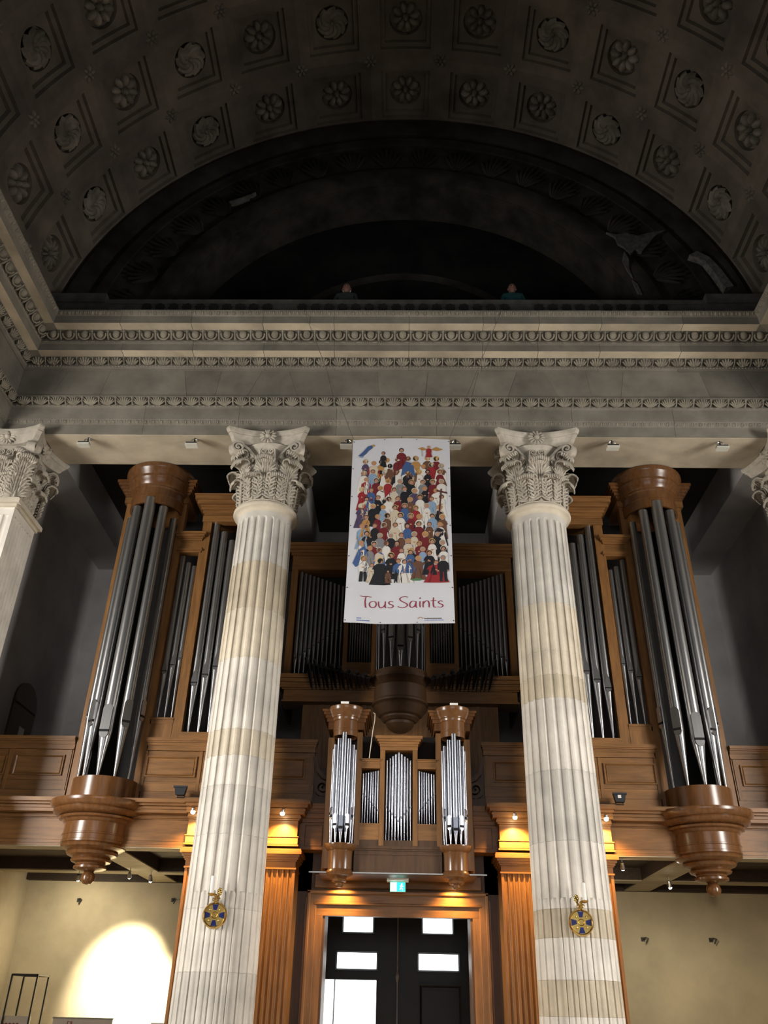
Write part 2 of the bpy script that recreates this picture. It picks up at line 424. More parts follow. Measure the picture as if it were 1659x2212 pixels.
def lunette():
    w = arch_sweep(MB(), [(6.75, 10.86), (6.75, 11.9), (4.35, 11.9), (4.35, 10.86)])
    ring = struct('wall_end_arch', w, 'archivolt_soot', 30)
    obj('arch_moulding', arch_sweep(MB(), [(6.36, 10.80), (6.36, 10.87), (5.95, 10.87), (5.95, 10.82), (6.05, 10.72), (6.25, 10.70)]), 'archivolt_soot', ring, 40)
    obj('arch_moulding', arch_sweep(MB(), [(5.80, 10.80), (5.80, 10.87), (5.62, 10.87), (5.62, 10.82)]), 'archivolt_soot', ring, 40)
    obj('arch_moulding', arch_sweep(MB(), [(4.78, 10.78), (4.78, 10.87), (4.36, 10.87), (4.36, 10.80), (4.5, 10.74)]), 'archivolt_soot', ring, 40)
    me = fan_leaf(0.62, 0.62, 7, 0.05).mesh('arch_leaf', 'archivolt_soot', 50)
    for k in range(22):
        a = PI*(k+0.5)/22
        er = Vector((math.cos(a), 0, math.sin(a))); et = Vector((-math.sin(a), 0, math.cos(a)))
        inst('arch_leaf', me, ring, frameM(er*5.2+Vector((0, 10.855, ZV)), et, er, (0, -1, 0)))
    # painted tympanum at the back of the recess
    v = [(0, 11.7, ZV-0.2)]+[(4.5*math.cos(PI*i/48), 11.7, ZV-0.2+4.6*math.sin(PI*i/48)) for i in range(49)]
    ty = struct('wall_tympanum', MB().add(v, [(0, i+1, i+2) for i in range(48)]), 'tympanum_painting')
    # painted scene on it, flat on the wall: a broad arch and rolling clouds
    obj('painted_arch', arch_sweep(MB(), [(2.75, 11.685), (2.75, 11.70), (2.58, 11.70), (2.58, 11.685)], 40), 'archivolt_soot', ty)
    random.seed(3)
    for k in range(14):
        x = -3.3+0.5*k+random.uniform(-.15, .15); r = random.uniform(.28, .5)
        pts = []
        for i in range(20):
            t = 2*PI*i/20; rr = r*(1+0.14*math.sin(5*t+k))
            pts.append((x+rr*math.cos(t), 11.69-0.0004*k, 10.95+0.1*math.sin(k*2.1)+0.75*rr*math.sin(t)))
        obj('painted_cloud', MB().add(pts, [tuple(range(20))]), 'archivolt_soot' if k % 2 else 'tympanum_painting', ty)
    # plaster fallen from the right haunch of the arch
    def scar(pts, y=10.70):
        n = len(pts)
        v = [(a, y, c) for a, c in pts]+[(a, 10.88, c) for a, c in pts]
        return MB().add(v, [tuple(range(n))]+[(i, (i+1) % n, n+(i+1) % n, n+i) for i in range(n)])
    obj('plaster_scar', scar([(3.82, 12.72), (3.98, 12.60), (4.0, 12.40), (4.12, 12.30), (4.2, 12.12), (4.3, 12.25), (4.42, 12.20), (4.58, 12.42), (4.72, 12.62), (4.95, 12.78), (4.6, 12.70), (4.4, 12.62), (4.2, 12.70), (4.0, 12.66)], 10.73), 'plaster_scar', ring)
    obj('plaster_scar', scar([(4.02, 11.95), (4.08, 11.7), (4.16, 11.5), (4.12, 11.75), (4.15, 12.0), (4.09, 12.2)], 10.73), 'plaster_scar', ring)
    obj('plaster_scar', scar([(4.14, 11.45), (4.2, 11.15), (4.27, 11.1), (4.22, 11.35)], 10.73), 'plaster_scar', ring)
    obj('plaster_scar', scar([(5.25, 12.05), (5.5, 11.9), (5.62, 11.6), (5.75, 11.2), (5.9, 11.25), (5.75, 11.7), (5.6, 12.0), (5.4, 12.15)], 10.68), 'plaster_scar', ring)
    obj('plaster_scar', scar([(-3.45, 13.62), (-3.2, 13.75), (-2.95, 13.9), (-3.0, 13.84), (-3.3, 13.66)], 10.73), 'plaster_scar', ring)
    # ledge in front of the recess
    lg = MB()
    lg.box(-6.3, 6.3, 10.47, 11.9, 9.7, 10.35).box(-6.3, 6.3, 10.45, 10.85, 10.30, 10.40)
    lg.box(-6.3, 6.3, 10.47, 10.80, 10.40, 10.56).box(-6.3, 6.3, 10.45, 10.85, 10.56, 10.66)
    led = struct('trim_1', lg, 'soot_dark')
    for s in (-1, 1):
        obj('ledge_block', MB(s).box(5.15, 6.25, 10.40, 10.90, 9.7, 10.52).box(5.2, 6.25, 10.36, 10.92, 10.52, 10.72), 'soot_dark', led)
    xs = [-4.48+0.234*i for i in range(10)]+[-1.76+0.234*i for i in range(16)]+[2.35+0.235*i for i in range(10)]
    for k, x in enumerate(xs):
        pts = []
        for i in range(24):
            t = 2*PI*i/24; rr = 0.085*(1+0.10*math.cos(7*t+k)+random.uniform(-.05, .05))
            pts.append((x+rr*math.cos(t), 10.447, 10.475+1.05*rr*math.sin(t)))
        n = 24
        obj('soot_stain', MB().add(pts+[(a, 10.451, c) for a, _, c in pts], [tuple(range(n))]+[(i, (i+1) % n, n+(i+1) % n, n+i) for i in range(n)]), 'soot_black', led)
lunette()

# ---------------------------------------------------------------- entablature
ARCH = [(-.93, 7.827), (-.09, 7.827), (-.09, 8.01), (-.078, 8.015), (-.055, 8.05), (-.045, 8.085), (-.04, 8.09), (-.04, 8.309), (-.018, 8.315), (-.008, 8.335), (-.008, 8.352), (-.02, 8.36), (-.02, 8.435), (.08, 8.455), (.08, 8.475), (0, 8.49), (-.93, 8.49)]
CORN = [(-.35, 9.066), (.025, 9.066), (.025, 9.088), (.045, 9.095), (.055, 9.12), (.055, 9.145), (.045, 9.155), (.045, 9.22), (.15, 9.238), (.312, 9.238), (.312, 9.369), (.33, 9.375), (.342, 9.40), (.342, 9.425), (.335, 9.44), (.335, 9.535), (.452, 9.553), (.615, 9.553), (.615, 9.702), (.63, 9.71), (.655, 9.735), (.675, 9.766), (.675, 9.785), (-.35, 9.83)]
def front_piece(prof, xa, xb, first, last, dy=0.0):
    n = len(prof); v = []
    for p, z in prof: v.append((-(WX-p) if first else xa, FY-p+dy, z))
    for p, z in prof: v.append(((WX-p) if last else xb, FY-p+dy, z))
    f = [(i, (i+1) % n, n+(i+1) % n, n+i) for i in range(n)]+[tuple(range(n))[::-1], tuple(range(n, 2*n))]
    return MB().add(v, f)
def side_piece(prof, s, ya):
    n = len(prof)
    v = [((WX-p), ya, z) for p, z in prof]+[((WX-p), FY-p, z) for p, z in prof]
    f = [(i, (i+1) % n, n+(i+1) % n, n+i) for i in range(n)]+[tuple(range(n))[::-1], tuple(range(n, 2*n))]
    return MB(s).add(v, f)

CX = [-6.0, -4.62, -3.45, -2.28, -1.12, 0.1, 1.3, 2.2, 3.2, 4.5, 6.0]
def entablature():
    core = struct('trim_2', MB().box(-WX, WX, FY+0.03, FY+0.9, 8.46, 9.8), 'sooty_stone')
    for s in (-1, 1):
        obj('side_core', MB(s).box(WX+0.03, WX+0.9, -12, FY+0.9, 8.46, 9.95), 'sooty_stone', core)
    G = 0.002
    # architrave blocks
    ax = [-6.0, -4.15, -2.62, -1.05, 0.55, 1.7, 2.7, 4.3, 6.0]
    for i in range(len(ax)-1):
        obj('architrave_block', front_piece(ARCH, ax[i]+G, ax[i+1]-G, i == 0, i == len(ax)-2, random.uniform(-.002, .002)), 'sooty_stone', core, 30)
    # underside between the columns, floor bounce painted into its tan
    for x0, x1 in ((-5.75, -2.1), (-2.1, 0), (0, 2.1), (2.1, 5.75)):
        obj('soffit_slab', MB().box(x0+.004, x1-.004, 10.605, 11.425, 7.815, 7.83), 'bounce_soffit', core)
    for i in range(len(CX)-1):  # strips under the cornice carrying painted-in bounce light
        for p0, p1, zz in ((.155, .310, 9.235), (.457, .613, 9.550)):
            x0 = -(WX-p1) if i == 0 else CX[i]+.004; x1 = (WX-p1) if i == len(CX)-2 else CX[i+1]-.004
            obj('bounce_strip', MB().box(x0, x1, FY-p1, FY-p0, zz, zz+.006), 'bounce_soffit', core)
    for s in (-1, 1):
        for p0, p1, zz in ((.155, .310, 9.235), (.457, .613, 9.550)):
            obj('bounce_strip', MB(s).box(WX-p1, WX-p0, -12, FY-p1, zz, zz+.006), 'bounce_soffit', core)
    # frieze: flat arches, their joints leaning towards the middle of each bay
    J = [(-6.32, -6.32), (-5.55, -5.75), (-4.85, -4.95), (-3.62, -3.5), (-3.0, -3.05), (-2.32, -2.55), (-1.88, -1.68), (-1.25, -1.1), (-.42, -.36), (.42, .36), (1.25, 1.1), (1.88, 1.68), (2.32, 2.55), (3.0, 3.05), (3.62, 3.5), (4.85, 4.95), (5.55, 5.75), (6.32, 6.32)]
    for i in range(len(J)-1):
        (t0, b0), (t1, b1) = J[i], J[i+1]
        y = FY+random.uniform(-.004, .004); g = random.choice([.0006, .0012, .0025])
        v = [(b0+g, y, 8.47), (b1-g, y, 8.47), (t1-g, y, 9.075), (t0+g, y, 9.075)]
        v += [(a, FY+.06, c) for a, _, c in v]
        obj('frieze_block', MB().add(v, [(0, 1, 2, 3), (0, 4, 5, 1), (1, 5, 6, 2), (2, 6, 7, 3), (3, 7, 4, 0)]), 'sooty_stone', core)
    cx = CX
    for i in range(len(cx)-1):
        obj('cornice_block', front_piece(CORN, cx[i]+G, cx[i+1]-G, i == 0, i == len(cx)-2, random.uniform(-.003, .003)), 'sooty_stone', core, 30)
    for s in (-1, 1):
        obj('side_architrave', side_piece(ARCH, s, -12), 'sooty_stone', core, 30)
        obj('side_frieze', MB(s).box(WX, WX+.05, -12, FY, 8.47, 9.07), 'sooty_stone', core)
        obj('side_cornice', side_piece(CORN, s, -12), 'sooty_stone', core, 30)
    # ---- carved rows. run(): (t along the wall, p out, z) -> frames
    runs = [('f', None), ('l', -1), ('r', 1)]
    def frames(kind, p0, z0, p1, z1, pitch, frac=0.5, ylim=6.2):
        pm, zm = p0+(p1-p0)*frac, z0+(z1-z0)*frac
        L = math.hypot(p1-p0, z1-z0); dp, dz = (p1-p0)/L, (z1-z0)/L
        out = []
        if kind == 'f':
            half = WX-pm-0.02; n = int(round(2*half/pitch)); q = 2*half/n
            for i in range(n):
                t = -half+q*(i+.5)
                out.append((frameM((t, FY-pm, zm), (1, 0, 0), (0, -dp, dz), (0, -dz, -dp)), q))
        else:
            s = -1 if kind == 'l' else 1
            t1 = FY-pm-0.02; n = int((t1-ylim)/pitch)
            for i in range(n):
                t = t1-pitch*(i+.5)
                o_ = Vector((-s, 0, 0))
                ex = Vector((0, -s, 0))*-1
                out.append((frameM((s*(WX-pm), t, zm), (0, s*-1, 0), Vector((-s*dp, 0, dz)), Vector((-s*dz, 0, -dp))), pitch))
        return out
    # egg and dart
    mb = MB(); a, b_ = 0.078, 0.072
    mb.ellipsoid((0, .008, -.01), (Vector((a*.80, 0, 0)), Vector((0, b_, 0)), Vector((0, 0, .075))), 14, 5, True)
    pts = [(1.22*a*math.cos(t), .012+1.12*b_*math.sin(t), .036) for t in [PI*.93+(PI*1.14)*i/14 for i in range(15)]]
    mb.tube(pts, .0135, 6)
    egg = mb.mesh('egg', 'ornament_stone', 50)
    mb = MB(); mb.tube([(0, .085, .03), (0, .0, .035), (0, -.05, .03), (0, -.085, .01)], .016, 6, [.7, .8, 1.1, .2])
    mb.tube([(-.022, -.03, .008), (0, -.075, .012), (.022, -.03, .008)], .007, 5)
    dart = mb.mesh('dart', 'ornament_stone', 50)
    l1 = fan_leaf(0.22, 0.135, 6, .05).ellipsoid((0, -.045, .02), (Vector((.022, 0, 0)), Vector((0, .028, 0)), Vector((0, 0, .04))), 8, 3, True)
    l1.tube([(.128, .07, .02), (.128, 0, .03), (.122, -.065, .01)], .009, 5)
    leaf1 = l1.mesh('bed_leaf', 'ornament_stone', 50)
    l2 = fan_leaf(0.235, 0.135, 8, .05, 70)
    l2.tube([(.133, .065, .02), (.133, -.01, .035), (.133, -.065, .01)], .012, 5)
    leaf2 = l2.mesh('architrave_leaf', 'ornament_stone', 50)
    for k, s in runs:
        for M, q in frames(k, .342, 9.425, .452, 9.553, .262): inst('egg', egg, core, M); inst('dart', dart, core, M @ Matrix.Translation((q/2, 0, 0)))
        for M, q in frames(k, .055, 9.145, .15, 9.238, .262): inst('bed_leaf', leaf1, core, M)
        for M, q in frames(k, -.008, 8.352, .08, 8.455, .27): inst('architrave_leaf', leaf2, core, M)
        # fine rows too small to take apart, one object each
        def row(name, p0, z0, p1, z1, pitch, maker):
            me = maker(); acc = MB()
            for M, q in frames(k, p0, z0, p1, z1, pitch):
                acc.add([tuple(M @ Vector(v)) for v in me.v], me.f)
            obj(name, acc, 'ornament_stone', core, 50, kind='stuff')
        def bead(r, l):
            def f():
                m_ = MB()
                m_.ellipsoid((0, 0, 0), (Vector((l, 0, 0)), Vector((0, r, 0)), Vector((0, 0, r))), 6, 4)
                return m_
            return f
        def beadreel():
            m_ = MB()
            m_.ellipsoid((-.07, 0, 0), (Vector((.055, 0, 0)), Vector((0, .013, 0)), Vector((0, 0, .014))), 6, 4)
            for q in (-.0, .03, .06, .09):
                m_.ellipsoid((q+.01, 0, 0), (Vector((.011, 0, 0)), Vector((0, .014, 0)), Vector((0, 0, .014))), 5, 4)
            return m_
        def tongue():
            m_ = MB()
            m_.ellipsoid((-.03, 0, 0), (Vector((.02, 0, 0)), Vector((0, .034, 0)), Vector((0, 0, .018))), 7, 3, True)
            m_.ellipsoid((.035, .005, 0), (Vector((.012, 0, 0)), Vector((0, .03, 0)), Vector((0, 0, .014))), 6, 3, True)
            m_.tube([(-.06, .03, .004), (-.055, -.02, .006), (-.03, -.036, .006), (-.005, -.02, .006), (0, .03, .004)], .006, 4)
            return m_
        row('bead_row', .045, 9.095, .055, 9.145, .052, bead(.016, .02))
        row('bead_row', .33, 9.375, .342, 9.425, .262, beadreel)
        row('bead_row', -.018, 8.315, -.008, 8.352, .09, bead(.014, .03))
        row('tongue_row', -.078, 8.015, -.045, 8.085, .13, tongue)
        row('tongue_row', .63, 9.71, .675, 9.766, .13, tongue)
    return core
entablature()

# ================================================================== COLUMNS
def col_radius(z): return 0.478+(0.415-0.478)*max(0.0, min(1.0, (z+0.1)/6.3))
Z_CAB = 1.20         # below this the flutes are filled with rods
Z_FL = 6.34          # top of the flutes
def drum_mesh(z0, z1, cx, cy):
    zs = [z0+0.001, z1-0.001]
    if z1 > Z_FL-.12: zs += [Z_FL-.09, Z_FL-.07, Z_FL-.05, Z_FL-.035, Z_FL-.02, Z_FL-.008, Z_FL]
    if z0 < Z_CAB < z1: zs += [Z_CAB-.05, Z_CAB-.035, Z_CAB-.02, Z_CAB-.008, Z_CAB, Z_CAB+.006]
    zs = sorted(z for z in zs if z0 <= z <= z1)
    NF = 24; SL = [-1, -.785, -.772, -.72, -.668, -.5, -.25, 0, .25, .5, .668, .72, .772, .785]; n = NF*len(SL); v = []; f = []
    AN = [((k+.5+q/2)*2*PI/NF, q*PI/NF) for k in range(NF) for q in SL]
    for z in zs:
        R = col_radius(z); hw = PI/NF*0.78          # flute half width (angle)
        for a, s in AN:
            w = hw
            if z > Z_FL-.07:
                q = (z-(Z_FL-.07))/.07; w = hw*math.sqrt(max(0.0, 1-q*q))
            d = 0.0
            if w > 1e-4 and abs(s) < w: d = -0.034*R/.45*math.sqrt(max(0, 1-(s/w)**2))*min(1.0, w/hw+.2)
            if z < Z_CAB+.004:
                q = max(0.0, (z-(Z_CAB-.05))/.05); w2 = hw*0.865*math.sqrt(max(0.0, 1-q*q)) if q < 1 else 0
                if w2 > 1e-4 and abs(s) < w2: d = max(d, -0.034*R/.45+0.032*R/.45*math.sqrt(max(0, 1-(s/w2)**2)))
            r = R+d
            v.append((cx+r*math.cos(a), cy+r*math.sin(a), z))
    for j in range(len(zs)-1):
        for i in range(n): f.append((j*n+i, j*n+(i+1) % n, (j+1)*n+(i+1) % n, (j+1)*n+i))
    return MB().add(v, f)

def acanthus(w, h, curl, groups=3, tips=7):
    """one acanthus leaf: x across, z up from the foot, y = outwards; ribbed lobes on a curved sheet, the tip rolling over"""
    mb = MB(); rr = curl*.46; TB = .74
    def cl(t):
        if t < TB:
            q = t/TB; return Vector((0, .012+curl*.22*q*q, h*.93*q))
        a = PI*1.12*(t-TB)/(1-TB)
        return Vector((0, .012+curl*.22+rr*(1-math.cos(a)), h*.93+rr*.85*math.sin(a)))
    def half(t): return w/2*(.72+.28*math.sin(PI*min(1, t*.95+.12)))*(1 if t < TB else 1.0-.12*((t-TB)/(1-TB)))
    # backing sheet
    N, M = 8, 18; v = []; f = []
    for j in range(M+1):
        t = j/M; c = cl(t); hw = half(t)*.86
        for i in range(N+1):
            q = -1+2*i/N; v.append((q*hw, c.y-.030-.02*q*q, c.z))
    for j in range(M):
        for i in range(N): f.append((j*(N+1)+i, j*(N+1)+i+1, (j+1)*(N+1)+i+1, (j+1)*(N+1)+i))
    mb.add(v, f)
    # midrib
    mb.tube([cl(TB*i/8)+Vector((0, .012, 0)) for i in range(9)], .017, 6, [1.3-.06*i for i in range(9)])
    for g in (-1, 1):
        mb.tube([cl(TB*i/8)+Vector((g*.026, .004, 0)) for i in range(9)], .008, 5)
    # side lobes: each a fan of fingers
    for k in range(groups):
        t0 = .04+.62*k/groups; c0 = cl(t0); hw = half(t0+.12)
        L = hw*1.02
        for g in (-1, 1):
            for j in range(4):
                an = R_(14+24*j); ln = L*(1.0-.10*abs(j-1.6))
                r0 = c0+Vector((g*.03, .006, h*.03)); d = Vector((g*math.cos(an), .12, math.sin(an)*.95))
                p1 = r0+d*ln*.55; p2 = r0+d*ln; p2.y += .012
                mb.tube([r0, p1, p2], h*.014+.013, 6, [.4, 1.0, .45])
    # rolled tip: ribs running over the curl
    for j in range(tips):
        q = (j-(tips-1)/2)/((tips-1)/2)
        pts = []; tp = []
        for i in range(9):
            t = TB-.10+(1.0-TB+.10)*i/8; c = cl(t); x = q*half(t)*(.25+.75*min(1, i/4))
            pts.append((x, c.y+.004-.012*q*q, c.z-.05*abs(q)*min(1, i/3)*(h/.5)*.5)); tp.append(.5+.5*min(1, i/3) if i < 8 else .55)
        mb.tube(pts, w/tips*.42, 6, tp)
    return mb

def spiral_pts(c, r0, turns, start, n, ex, ez, sgn=1, shrink=0.16):
    pts = []
    for i in range(n+1):
        q = i/n; a = start+sgn*2*PI*turns*q; r = r0*(1-q*(1-shrink))
        pts.append(Vector(c)+Vector(ex)*r*math.cos(a)+Vector(ez)*r*math.sin(a))
    return pts

LEAF_LOW = acanthus(0.37, 0.42, 0.155, 3, 9).mesh('acanthus_leaf', 'carved_stone', 60)
LEAF_HIGH = acanthus(0.37, 0.72, 0.19, 5, 9).mesh('acanthus_leaf', 'carved_stone', 60)
LEAF_SMALL = acanthus(0.20, 0.36, 0.16, 2, 5).mesh('acanthus_leaf', 'carved_stone', 60)
mb = MB()
for k in range(13):
    t = 2*PI*k/13; d = Vector((math.cos(t), 0, math.sin(t))); p = Vector((-math.sin(t), 0, math.cos(t)))
    mb.ellipsoid(d*0.085, (d*0.052, p*0.021, Vector((0, -0.035, 0))), 8, 4, True)
mb.ellipsoid((0, 0, 0), (Vector((0.045, 0, 0)), Vector((0, 0, 0.045)), Vector((0, -0.075, 0))), 10, 5, True)
mb.tube([(0, -.05, .0), (.01, -.07, .03), (0, -.06, .07)], .012, 6)
FLEURON = mb.mesh('fleuron', 'carved_stone', 50)
# corner volute: stalk rising from the bell and rolling up under the abacus corner (face frame: x across, z up, -y out)
def volute_mesh(sg):
    m_ = MB()
    pts = [Vector((sg*.13, 0, .60)), Vector((sg*.16, -.01, .70)), Vector((sg*.22, -.03, .80)), Vector((sg*.30, -.05, .885)), Vector((sg*.38, -.08, .94))]
    ex = Vector((sg*.93, -.30, 0)).normalized()
    c = Vector((sg*.455, -.105, .885))
    sp = spiral_pts(c, .105, 1.9, R_(125), 34, ex, (0, 0, 1), -1, 0.12)
    pts += sp
    nrm = Vector((sg*.30, -.93*-1, 0)).normalized()
    nrm = ex.cross(Vector((0, 0, 1)))
    th = [.03+.012*min(1, i/4) for i in range(5)]+[.034*(1-.55*i/34) for i in range(35)]
    wd_ = [.05+.012*i for i in range(5)]+[.105+.035*math.sin(PI*i/34) for i in range(35)]
    m_.ribbon(pts, nrm, wd_, th)
    m_.ellipsoid(c, (ex*.02, Vector((0, 0, .02)), nrm*.07), 8, 4)
    return m_.mesh('volute', 'carved_stone', 40)
def helix_mesh(sg):
    m_ = MB()
    pts = [Vector((sg*.13, -.005, .60)), Vector((sg*.135, -.015, .70)), Vector((sg*.125, -.025, .80)), Vector((sg*.115, -.03, .86))]
    c = Vector((sg*.062, -.03, .875))
    sp = spiral_pts(c, .056, 1.7, R_(0) if sg > 0 else PI, 26, (1, 0, 0), (0, 0, 1), 1 if sg > 0 else -1, 0.15)
    pts += sp
    m_.ribbon(pts, (0, 1, 0), [.07]*4+[.08]*27, [.022]*4+[.02*(1-.5*i/26) for i in range(27)])
    m_.tube([(sg*.13, 0, .40), (sg*.13, -.01, .52), (sg*.13, 0, .60), (sg*.13, 0, .615)], .034, 10, [.8, .95, 1.25, 1.0])
    return m_.mesh('helix', 'carved_stone', 40)
VOL = {s: volute_mesh(s) for s in (-1, 1)}; HEL = {s: helix_mesh(s) for s in (-1, 1)}

def abacus_mb(cx, cy, half, z0, z1):
    """square with hollowed sides and clipped corners, moulded in section"""
    def ring(k, inset):
        out = []
        h = half-inset
        for q in range(4):
            A = q*PI/2-PI/2
            ex = Vector((-math.sin(A), math.cos(A), 0)); eo = Vector((math.cos(A), math.sin(A), 0))
            for i in range(13):
                s = -1+2*i/12
                dep = h-0.15*(1-s*s)
                p = eo*dep+ex*s*(h-0.055)
                out.append((cx+p.x, cy+p.y, k))
        return out
    prof = [(z0, .11), (z0+.02, .085), (z0+(z1-z0)*.45, .055), (z0+(z1-z0)*.55, .03), (z0+(z1-z0)*.6, .045), (z0+(z1-z0)*.65, .02), (z0+(z1-z0)*.85, .0), (z1, .0)]
    v = []; f = []
    for k, ins in prof: v += ring(k, ins)
    n = 52
    for j in range(len(prof)-1):
        for i in range(n): f.append((j*n+i, j*n+(i+1) % n, (j+1)*n+(i+1) % n, (j+1)*n+i))
    f.append(tuple(range(n))[::-1]); f.append(tuple((len(prof)-1)*n+i for i in range(n)))
    return MB().add(v, f)

def rotz(cx, cy, z, a): return Matrix.Translation((cx, cy, z)) @ Matrix.Rotation(a, 4, 'Z')

def stone_column(s, label, drums):
    cx, cy = s*2.097, 11.0
    root = thing('stone_column', label, 'column', (cx, cy, FLOOR), 'two free-standing columns carrying the entablature')
    # base: plinth and torus rings
    obj('base_plinth', MB().box(cx-.66, cx+.66, cy-.66, cy+.66, FLOOR, FLOOR+.22), 'limestone_grey', root)
    zb = FLOOR+.22
    obj('base_torus', MB().lathe([(.62, zb), (.65, zb+.06), (.63, zb+.12), (.55, zb+.14), (.53, zb+.19), (.57, zb+.21), (.58, zb+.25), (.56, zb+.29), (.51, zb+.31), (.49, zb+.36)], cx, cy, 64), 'limestone_grey', root, 40)
    for z0, z1, m_ in drums:
        obj('drum', drum_mesh(z0, z1, cx, cy), m_, root, 32)
    zt = drums[0][1]
    obj('necking', MB().lathe([(.415, zt-.002), (.42, zt+.02), (.435, zt+.045), (.455, zt+.06), (.487, zt+.07), (.50, zt+.095), (.497, zt+.125), (.478, zt+.15), (.455, zt+.16), (.455, zt+.185), (.42, zt+.19)], cx, cy, 72), 'limestone_cream', root, 35)
    z0 = zt+.185
    cap = obj('capital', MB().lathe([(.385, z0), (.385, z0+.3), (.40, z0+.6), (.44, z0+.85), (.50, z0+.97), (.52, z0+.99), (.50, z0+1.01)], cx, cy, 48), 'carved_stone', root, 40)
    off = lambda M: Matrix.Translation((-cx, -cy, -FLOOR)) @ M
    for k in range(8):
        a = PI/4*(k+.5)
        inst('acanthus_leaf', LEAF_LOW, cap, off(rotz(cx, cy, z0-.01, a-PI/2) @ Matrix.Translation((0, .405, 0))))
        a = PI/4*k
        inst('acanthus_leaf', LEAF_HIGH, cap, off(rotz(cx, cy, z0-.01, a-PI/2) @ Matrix.Translation((0, .395, 0)) @ Matrix.Rotation(R_(-4), 4, 'X')))
    for q in range(4):
        A = q*PI/2
        for g in (-1, 1):
            # the face frame: -y outwards
            F = rotz(cx, cy, z0, A) @ Matrix.Translation((0, -.40, 0))
            inst('volute', VOL[g], cap, off(F)); inst('helix', HEL[g], cap, off(F))
            inst('acanthus_leaf', LEAF_SMALL, cap, off(rotz(cx, cy, z0+.52, A) @ Matrix.Rotation(g*R_(27), 4, 'Z') @ Matrix.Translation((0, -.40, 0)) @ Matrix.Rotation(PI, 4, 'Z') @ Matrix.Rotation(R_(-16), 4, 'X') @ Matrix.Rotation(g*R_(-22), 4, 'Y')))
        inst('fleuron', FLEURON, cap, off(rotz(cx, cy, z0+1.10, A) @ Matrix.Translation((0, -.535, 0))))
    ab = abacus_mb(cx, cy, .655, z0+1.0, 7.826)
    sub('abacus', ab, 'carved_stone', cap, root, 30)
    return root
W_, T_, G_, K_ = 'limestone_white', 'limestone_tan', 'limestone_grey', 'limestone_cream'
stone_column(-1, 'fluted stone column left of the banner, one tan drum near its top', [(5.58, 6.42, G_), (4.84, 5.58, T_), (4.10, 4.84, K_), (3.12, 4.10, W_), (2.78, 3.12, K_), (2.41, 2.78, W_), (1.83, 2.41, G_), (1.01, 1.83, W_), (.36, 1.01, W_), (-.5, .36, G_), (FLOOR+.58, -.5, W_)])
stone_column(1, 'fluted stone column right of the banner, tan bands around its medallion', [(4.97, 6.42, G_), (4.25, 4.97, K_), (3.91, 4.25, K_), (3.59, 3.91, T_), (2.66, 3.59, W_), (1.82, 2.66, G_), (1.08, 1.82, W_), (.78, 1.08, T_), (.36, .78, W_), (.01, .36, T_), (FLOOR+.58, .01, W_)])

